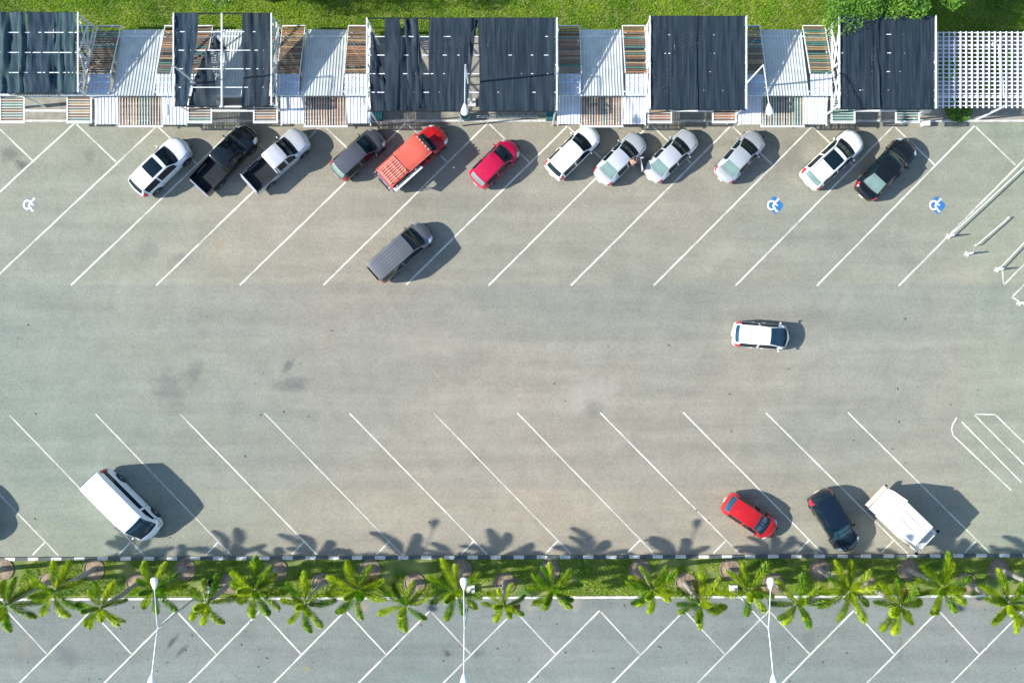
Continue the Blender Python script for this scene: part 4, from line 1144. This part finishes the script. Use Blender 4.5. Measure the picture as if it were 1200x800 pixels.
    for s in (1, -1):
        sline([spt(us[sgF] + .06 + (us[-4] - us[sgF] - .06) * k / 5, i4a, s) for k in range(6)])
        doors = (us[sside1], us[mid[0]], us[sside0] + .1) if kind != 'minibus' else (us[sside1] + .1, us[mid[0]])
        for xd in doors:
            if skip_side == 'R' and s == -1: continue
            sline([spt(xd, vi, s) for vi in range(2, i3 + 1)])
    if kind == 'sedan':
        sline([spt(us[sg0] - .05, vi, 1) for vi in range(i4b, NV + 1)] + [spt(us[sg0] - .05, vi, -1) for vi in range(NV - 1, i4b - 1, -1)])
    if kind in ('hatch', 'suv', 'mpv'):
        MB().tube([spt(us[sgA] + .25, NV, 1), (us[sgA] + .08, 0, section(us[sgA])[0][-1][1] + .22)], [.012, .006], 5).build('antenna', M['black_plastic'], root)
    # wipers
    for k, yy in enumerate((.32, -.18)):
        x0_ = us[sgF] - .02; s1, w1 = section(us[sgF]); s2, w2 = section(us[sgF] - .2)
        MB().bar((us[sgF] + .0 - fo(us[sgF]) * (yy / w1) ** 2, yy, s1[-1][1] + .02), (us[sgF] - .16 - fo(us[sgF]) * .4, yy - .42, s2[-1][1] - .01), .022, .012).build('wiper', M['black_plastic'], root)
    if ribs:
        for k in range(6):
            y = -.5 + k * .2; pts = []
            for q in range(6):
                x = us[sgA] + .25 + (us[sgB] - us[sgA] - .45) * q / 5; pts.append((x, y, section(x)[0][-1][1] - .03 * (y / .8) ** 2 + .004))
            MB().tube(pts, .018, 5).build('roof_rib', roofm or pm, root, smooth=60)
    if kind in ('mpv', 'minibus'):
        zc = fb(xs[0]) 
        MB().box((-L / 2 + .0, 0, 1.5 if kind == 'mpv' else 1.65), (.05, 1.2, .5)).build('rear_window', gl, root, bevel=.02)
    if kind == 'pickup':
        pickup_bed(root, L, ws, pm)
        sec, wb = section(xs[0])
        MB().box((xs[0] - .01, 0, 1.40), (.03, 1.1, .36)).build('rear_window', gl, root, bevel=.01)
    return root

def pickup_bed(root, L, ws, pm):
    xa, xb = -.497 * L, -.113 * L; w = .905 * ws; zt = 1.05
    bed = thing_part('cargo_bed', root)
    for s in (1, -1):
        b = MB()
        b.box(((xa + xb) / 2, s * (w - .045), (zt + .42) / 2), (xb - xa, .09, zt - .42))
        b.build('bed_side', pm, root, bevel=.02)
        MB().box(((xa + xb) / 2, s * (w - .05), zt + .012), (xb - xa - .02, .085, .03)).build('bed_rail', M['black_plastic'], root, bevel=.008)
        MB().box((-.295 * L, s * (w - .19), .80), (.9, .2, .26)).build('wheel_housing', M['black_plastic'], root, bevel=.04)
        MB().box((xa + .02, s * (w - .06), .86), (.07, .12, .3)).build('taillight', M['tail_red'], root, bevel=.01)
    MB().box(((xa + xb) / 2, 0, .56), (xb - xa - .05, 2 * w - .17, .10)).build('bed_floor', M['black_plastic'], root)
    for k in range(9):
        MB().box(((xa + xb) / 2, -.6 + k * .15, .615), (xb - xa - .2, .05, .02)).build('bed_rib', M['black_plastic'], root)
    MB().box((xb - .03, 0, .8), (.05, 2 * w - .19, .5)).build('bed_front', pm, root, bevel=.01)
    MB().box((xa + .035, 0, .80), (.075, 2 * w - .19, .52)).build('tailgate', pm, root, bevel=.015)
    MB().box((xa - .06, 0, .50), (.14, 2 * w - .1, .14)).build('rear_bumper', M['chrome'], root, bevel=.03)
    MB().box((xa - .135, 0, .52), (.012, .36, .12)).build('number_plate', M['plate'], root)
    bpy.data.objects.remove(bed)
def thing_part(name, parent):
    o = bpy.data.objects.new(name, None); col.objects.link(o); o.parent = parent; return o

car('suv', (158.5, 223.5), (217.5, 166.5), 'white car with a sunroof parked beside the black pickup', P_WHITE_B, sunroof=True, W=1.84, Hs=.97)
car('pickup', (233, 219), (295, 152), 'black double cab pickup truck with an empty open bed', P_BLACK, name='pickup_truck', grille='chrome')
car('pickup', (292, 216), (357.5, 157), 'silver double cab pickup truck with an empty dark bed', P_SILVER, name='pickup_truck')
car('hatch', (393, 204.5), (447, 156), 'dark grey hatchback parked between the silver pickup and the red rack truck', P_GREY, rear_glass='glass_pale_sky')
red = car('pickup', (452, 213), (519.5, 152.5), 'red pickup truck with a coral roof canopy and a slatted luggage rack', P_RED, name='pickup_truck')
car('hatch', (556.5, 214.5), (604, 167.5), 'crimson hatchback parked alone beside the red rack truck', P_CRIMSON, rear_glass='glass_pale_sky', W=1.70)
car('suv', (645.5, 204), (698.5, 151.5), 'white hatchback nosed under the orange slatted shelter', P_WHITE, W=1.74, Hs=.92)
sil = car('sedan', (702, 211.5), (753, 159.5), 'silver sedan with its front door open and a person beside it', P_SILVER, rear_glass='glass_pale_sky', skip_side='R', W=1.70)
car('sedan', (760.5, 208.5), (814, 155.5), 'silver sedan with pinkish red tail lights, closed doors, beside the open door sedan', P_SILVER, rear_glass='glass_pale_sky', W=1.72)
car('sedan', (844.5, 209.5), (891.5, 156), 'darker silver sedan parked under the lamp head beside an empty bay', P_SILVER_D, rear_glass='glass_pale_sky', W=1.70)
car('suv', (946, 214.5), (1007.5, 157.5), 'white car with a large dark sunroof parked beside the long black sedan', P_WHITE, sunroof=True, rear_glass='glass_pale_sky', rails=True, W=1.82, Hs=.93)
car('sedan', (1009, 231), (1071, 163.5), 'long black sedan with a chrome bumper strip, last of the row', P_BLACK, rear_glass='glass_pale_sky', W=1.84, Lfix=5.05, grille='chrome', Hs=1.02)
car('mpv', (437.5, 321), (501.5, 267), 'dark grey passenger van with a ribbed roof standing across a bay line', P_VAN, name='passenger_van', z_ref=(1.3, .8), ribs=True, W=1.88)
car('onebox', (858.5, 390.5), (926, 396), 'white hatchback driving alone in the middle aisle', P_WHITE, name='driving_car', W=1.72, glass='glass_blue_sky')
car('minibus', (102, 561.5), (181.5, 627), 'white high roof minibus parked alone by the striped kerb', P_WHITE_B, name='minibus', z_ref=(2.1, .8), Lfix=5.6, W=1.92, glass='glass_blue_sky')
car('hatch', (850.5, 586), (909, 625), 'bright red hatchback parked beside the dark navy car near the kerb', P_RED, W=1.68, glass='glass_blue_sky')
car('suv', (958, 577), (998.5, 644), 'glossy dark navy car parked between the red hatchback and the white truck', P_NAVY, W=1.80, rear_glass='glass', glass='glass_blue_sky')
car('suv', (-62, 575), (-20, 635), 'grey car beside the minibus, mostly showing only its shadow', P_VAN, W=1.82)

# ---- canopy and rack of the red truck
def red_extras(root):
    L = (G(519.5, 152.5, .8) - G(452, 213, .8)).length
    zt = 2.0
    # coral canopy sheet over the cab
    vv = []; ff = []; nx, ny = 10, 10
    x0, x1 = -.20 * L, .185 * L
    for i in range(nx + 1):
        for j in range(ny + 1):
            x = x0 + (x1 - x0) * i / nx; y = -.80 + 1.6 * j / ny
            vv.append((x, y, zt - .10 * (y / .8) ** 4 - .05 * max(0, (i - 8) / 2) ** 2 + .012 * math.sin(x * 4)))
    for i in range(nx):
        for j in range(ny):
            a = i * (ny + 1) + j; ff.append((a, a + 1, a + ny + 2, a + ny + 1))
    MB().add(vv, ff).build('canopy_sheet', P_CORAL, root, smooth=60)
    for s in (1, -1):
        MB().bar((x0, s * .82, zt - .12), (x1, s * .82, zt - .12), .06).build('canopy_edge', P_CORAL, root)
        for x in (-.48 * L, -.30 * L, -.11 * L):
            MB().bar((x, s * .80, 1.0), (x, s * .80, zt - .05), .05).build('canopy_post', P_CORAL, root)
        MB().bar((.12 * L, s * .72, 1.6), (.12 * L, s * .78, zt - .1), .04).build('canopy_post', P_CORAL, root)
    # rear roof and rack
    MB().box((-.35 * L, 0, zt - .12), (.29 * L, 1.62, .05)).build('rear_roof', P_CORAL, root, bevel=.015)
    rackm = mat('rack_paint', (0.62, 0.44, 0.34), .6, var=.2)
    for k in range(8):
        y = -.60 + 1.2 * k / 7
        MB().bar((-.475 * L, y, zt + .08), (-.215 * L, y, zt + .08), .028).build('rack_bar', rackm, root)
    for x in (-.475, -.388, -.30, -.215):
        MB().bar((x * L, -.63, zt + .035), (x * L, .63, zt + .035), .03).build('rack_bar', rackm, root)
    for sx in (-.47, -.22):
        for s in (1, -1): MB().bar((sx * L, s * .6, zt - .1), (sx * L, s * .6, zt + .05), .04).build('rack_foot', rackm, root)
    for k in range(5):
        MB().box((x1 - .06, -.56 + .28 * k, zt + .0), (.10, .08, .06)).build('marker_light', M['lamp_glass'], root, bevel=.015)
    # rear step and grab bars
    MB().box((-.528 * L, 0, .5), (.22, 1.1, .05)).build('rear_step', M['rubber'], root)
    for s in (1, -1):
        MB().tube([(-.5 * L, s * .7, 1.9), (-.53 * L, s * .72, 1.85), (-.545 * L, s * .72, 1.2), (-.55 * L, s * .7, .55)], .025, 8).build('grab_bar', M['chrome'], root, smooth=60)
    # folded side awning
    MB().box((-.26 * L, -1.0, 1.62), (.46 * L, .05, .42), M=Matrix.Rotation(.95, 3, 'X')).build('side_flap', P_WHITE_B, root, bevel=.01)
    MB().bar((-.48 * L, -.88, 1.75), (0, -.88, 1.75), .06).build('flap_rail', M['black_plastic'], root)
red_extras(red)

# ---- open door of the silver sedan and the person
dr = MB()
dr.add([(0, 0, .32), (-.95, 0, .32), (-.95, 0, .92), (0, 0, .92), (0, -.07, .32), (-.95, -.07, .32), (-.95, -.07, .92), (0, -.07, .92)],
       [(0, 1, 2, 3), (4, 7, 6, 5), (0, 4, 5, 1), (3, 2, 6, 7), (0, 3, 7, 4), (1, 5, 6, 2)])
d_o = dr.build('door', P_SILVER, sil, bevel=.015)
d_o.location = (.93, -.845, 0); d_o.rotation_euler = (0, 0, R(58))
fr_ = MB(); fr_.bar((0, -.04, .92), (-.5, .04, 1.36), .04); fr_.bar((-.5, .04, 1.36), (-.92, .04, 1.34), .04); fr_.bar((-.92, .04, 1.34), (-.95, -.04, .92), .04)
fr_.build('window_frame', P_SILVER, d_o)
MB().add([(-.03, -.035, .93), (-.93, -.035, .93), (-.90, .035, 1.33), (-.5, .035, 1.34)], [(0, 1, 2, 3)]).build('pane', M['glass_pale_sky'], d_o)
MB().box((-.12, -.16, .98), (.12, .18, .13)).build('mirror', P_SILVER, d_o, bevel=.03)

def person(px, py, rz):
    p = G(px, py)
    t = thing('person', 'person in a brown shirt standing in the open door of the silver sedan', 'person', (p.x, p.y, 0), rz)
    def skinned(name, pts, edges, rad, m, parent):
        me = bpy.data.meshes.new(name); me.from_pydata(pts, edges, []); me.materials.append(m)
        o = link(name, me, parent)
        md = o.modifiers.new('skin', 'SKIN'); md.use_smooth_shade = True
        for i, r_ in enumerate(rad): me.skin_vertices[0].data[i].radius = (r_, r_)
        me.skin_vertices[0].data[0].use_root = True
        s = o.modifiers.new('sub', 'SUBSURF'); s.levels = 2; s.render_levels = 2
        return o
    # bent forward slightly, arms reaching ahead (+x)
    pts = [(0, 0, .93), (.05, 0, 1.12), (.12, 0, 1.36), (.19, 0, 1.47), (.23, 0, 1.55), (.27, 0, 1.66), (.28, 0, 1.74),
           (0, .10, .88), (.03, .11, .5), (-.01, .11, .09), (.12, .12, .04), (0, -.10, .88), (.03, -.11, .5), (-.03, -.11, .09), (.10, -.12, .04),
           (.12, .19, 1.38), (.20, .24, 1.12), (.42, .20, 1.06), (.50, .19, 1.06), (.12, -.19, 1.38), (.22, -.24, 1.14), (.44, -.18, 1.10), (.52, -.17, 1.10)]
    ed = [(0, 1), (1, 2), (2, 3), (3, 4), (4, 5), (5, 6), (0, 7), (7, 8), (8, 9), (9, 10), (0, 11), (11, 12), (12, 13), (13, 14), (2, 15), (15, 16), (16, 17), (17, 18), (2, 19), (19, 20), (20, 21), (21, 22)]
    rad = [.13, .13, .14, .06, .06, .095, .075, .09, .065, .045, .035, .09, .065, .045, .035, .065, .045, .035, .03, .065, .045, .035, .03]
    body = skinned('body', pts, ed, rad, M['skin'], t)
    sh = skinned('shirt', [(0, 0, .90), (.05, 0, 1.12), (.12, 0, 1.37), (.17, 0, 1.44), (.12, .19, 1.38), (.18, .235, 1.2), (.12, -.19, 1.38), (.19, -.235, 1.22)], [(0, 1), (1, 2), (2, 3), (2, 4), (4, 5), (2, 6), (6, 7)], [.155, .15, .16, .08, .085, .065, .085, .065], M['shirt'], t)
    tr = skinned('trousers', [(0, 0, .92), (0, .10, .86), (.03, .11, .5), (-.01, .11, .12), (0, -.10, .86), (.03, -.11, .5), (-.03, -.11, .12)], [(0, 1), (1, 2), (2, 3), (0, 4), (4, 5), (5, 6)], [.145, .105, .08, .065, .105, .08, .065], M['trousers'], t)
    hair = MB().lathe((.255, 0, 1.66), [(.10, -.04), (.115, .03), (.105, .09), (.07, .135), (.02, .15)], 14).build('hair', M['hair'], t, smooth=60)
    for s in (1, -1):      # five fingers on each hand
        hx, hy, hz = (.52, .185, 1.06) if s == 1 else (.54, -.165, 1.10)
        for k in range(4):
            o_ = (-.03 + k * .02)
            MB().tube([(hx, hy + o_, hz), (hx + .045, hy + o_ * 1.1, hz - .005), (hx + .075 - .01 * abs(k - 1.4), hy + o_ * 1.1, hz - .03)], [.010, .009, .007], 6).build('finger', M['skin'], t, smooth=60)
        MB().tube([(hx - .02, hy - s * .03, hz), (hx + .02, hy - s * .06, hz), (hx + .045, hy - s * .062, hz - .01)], [.011, .010, .008], 6).build('finger', M['skin'], t, smooth=60)
person(738.5, 196, R(75))

# ---- white truck
def white_truck():
    a = G(1027, 580, 1.2); b = G(1087, 638, 1.0); d = b - a
    c = (a + b) / 2
    t = thing('white_truck', 'boxy white truck with a sloped rear and a step beam beside the navy car', 'truck', (c.x, c.y, 0), math.atan2(d.y, d.x))
    w = .98
    def prism(name, prof, y0, y1, m, bevel=.03, parent=t):
        n = len(prof); vv = [(x, y0, z) for x, z in prof] + [(x, y1, z) for x, z in prof]
        ff = [tuple(range(n)), tuple(range(2 * n - 1, n - 1, -1))] + [(k, (k + 1) % n, n + (k + 1) % n, n + k) for k in range(n)]
        return MB().add(vv, ff).build(name, m, parent, bevel=bevel)
    prism('cargo_box', [(-1.25, .85), (1.18, .85), (1.18, 1.95), (1.12, 2.0), (-1.2, 2.0), (-1.25, 1.95)], -w, w, P_TRUCK, .03)
    up_ = prism('upper_box', [(-1.22, 1.9), (1.16, 1.9), (1.16, 2.62), (1.08, 2.72), (-1.10, 2.78), (-1.22, 2.72)], -w + .13, w - .13, P_TRUCK, .05)
    for y in (-.28, .28): MB().bar((-1.05, y, 2.792), (1.05, y, 2.735), .025).build('roof_seam', P_CREAM, up_)
    for x in (.95,): MB().bar((x, -.76, 2.775 - .026 * (x + 1.1)), (x, .76, 2.775 - .026 * (x + 1.1)), .03).build('roof_seam', P_CREAM, up_)
    hop = prism('rear_hopper', [(-1.27, .75), (-1.27, 2.66), (-1.42, 2.58), (-2.0, 1.66), (-2.05, .75)], -w + .03, w - .03, P_TRUCK, .03)
    for s in (1, -1):
        sl = math.atan2(.92, .58)
        MB().box((-1.72, s * .45, 2.12), (.80, .64, .06), M=Matrix.Rotation(-sl, 3, 'Y')).build('hopper_panel', P_CREAM, hop, bevel=.015)
        MB().box((-1.74, s * .45, 2.16), (.5, .10, .06), M=Matrix.Rotation(-sl, 3, 'Y')).build('hopper_rib', P_TRUCK, hop, bevel=.01)
        MB().box((0, s * (w + .01), 1.62), (2.3, .03, .10)).build('side_rib', P_CREAM, t)
        MB().box((-.2, s * (w - .05), .68), (2.2, .12, .28)).build('side_skirt', P_CREAM, t, bevel=.02)
        MB().tube([(-2.02, s * .9, .7), (-2.12, s * .92, .72), (-2.2, s * .92, .72)], .05, 8).build('beam_bracket', M['black_plastic'], t)
        MB().lathe((-2.24, s * (w + .03), .75), [(.10, -.05), (.10, .05)], 12, 'y').build('beam_end', M['black_plastic'], t)
    MB().box((-2.24, 0, .75), (.26, 1.86, .16)).build('step_beam', mat('step_beam', (.46, .42, .36), .7, var=.2), t, bevel=.02)
    # cab
    prism('cab', [(1.24, .55), (1.24, 1.95), (1.34, 2.06), (1.85, 2.02), (2.12, 1.25), (2.18, 1.1), (2.20, .5), (1.3, .45)], -.86, .86, P_TRUCK, .06)
    MB().box((2.00, 0, 1.63), (.03, 1.5, .78), M=Matrix.Rotation(-.335, 3, 'Y')).build('windshield', M['glass'], t)
    for s in (1, -1):
        MB().box((1.58, s * .862, 1.62), (.42, .015, .42)).build('side_window', M['glass'], t)
        MB().box((2.20, s * .62, .78), (.03, .3, .16)).build('headlight', M['lamp_glass'], t, bevel=.01)
        mi = MB().box((2.05, s * 1.04, 1.55), (.08, .2, .32)).build('mirror', M['black_plastic'], t, bevel=.02)
        MB().bar((1.95, s * .86, 1.6), (2.05, s * 1.0, 1.6), .03).build('stalk', M['black_plastic'], mi)
    MB().box((2.22, 0, .5), (.12, 1.76, .22)).build('bumper', M['chrome'], t, bevel=.03)
    MB().box((2.29, 0, .52), (.02, .36, .12)).build('number_plate', M['plate'], t)
    MB().box((1.62, 0, 2.06), (.5, 1.3, .05)).build('roof_hatch', P_CREAM, t, bevel=.02)
    MB().box((0, 0, .55), (3.6, .8, .22)).build('chassis', M['black_plastic'], t)
    for x in (1.45, -1.0):
        for s in (1, -1):
            MB().poly([(x + .46 * math.cos(k / 18 * 6.283), s * (w - .02 if x < 0 else .864), max(.46, .40 + .46 * math.sin(k / 18 * 6.283))) for k in range(18)]).build('wheel_arch', M['black_plastic'], t)
            add_wheel(t, x, s * (w - .03 if x < 0 else .875), .40, s)
white_truck()

# ------------------------------------------------------------------ odds and ends on the median
p = G(252, 680)
t = thing('rubbish_bin', 'small black round bin standing on the palm median', 'bin', (p.x, p.y, .1))
MB().lathe((0, 0, 0), [(.20, 0), (.27, .6), (.29, .63), (.25, .63), (.22, .3), (.05, .28)], 18).build('tub', M['black_plastic'], t, smooth=40)
MB().tube([(-.25, 0, .6), (-.2, 0, .78), (0, 0, .85), (.2, 0, .78), (.25, 0, .6)], .015, 6).build('handle', M['black_plastic'], t)
p = G(86, 679)
t = thing('red_bucket', 'tiny red bucket lying in the median grass under a palm', 'bucket', (p.x, p.y, .1))
MB().lathe((0, 0, 0), [(.12, 0), (.17, .3), (.18, .31), (.15, .30), (.11, .03)], 14).build('tub', paint('bucket_red', (.45, .05, .02)), t, smooth=40)
# fallen debris on the lower car park: pebbles and leaf litter, too many to count
r = random.Random(3); b = MB()
for k in range(160):
    x = r.uniform(gx(5), gx(1195)); y = gy(r.uniform(705, 798)) if r.random() < .7 else gy(r.uniform(345, 640)); s = r.uniform(.02, .07); a = r.uniform(0, 6)
    b.box((x, y, .012), (s * 2.2, s, .016), a)
tag(b.build('litter', mat('litter', (.05, .045, .04), .9, var=.5, scale=.5)), 'scattered dark leaf litter and grit on the asphalt', 'litter', kind='stuff')
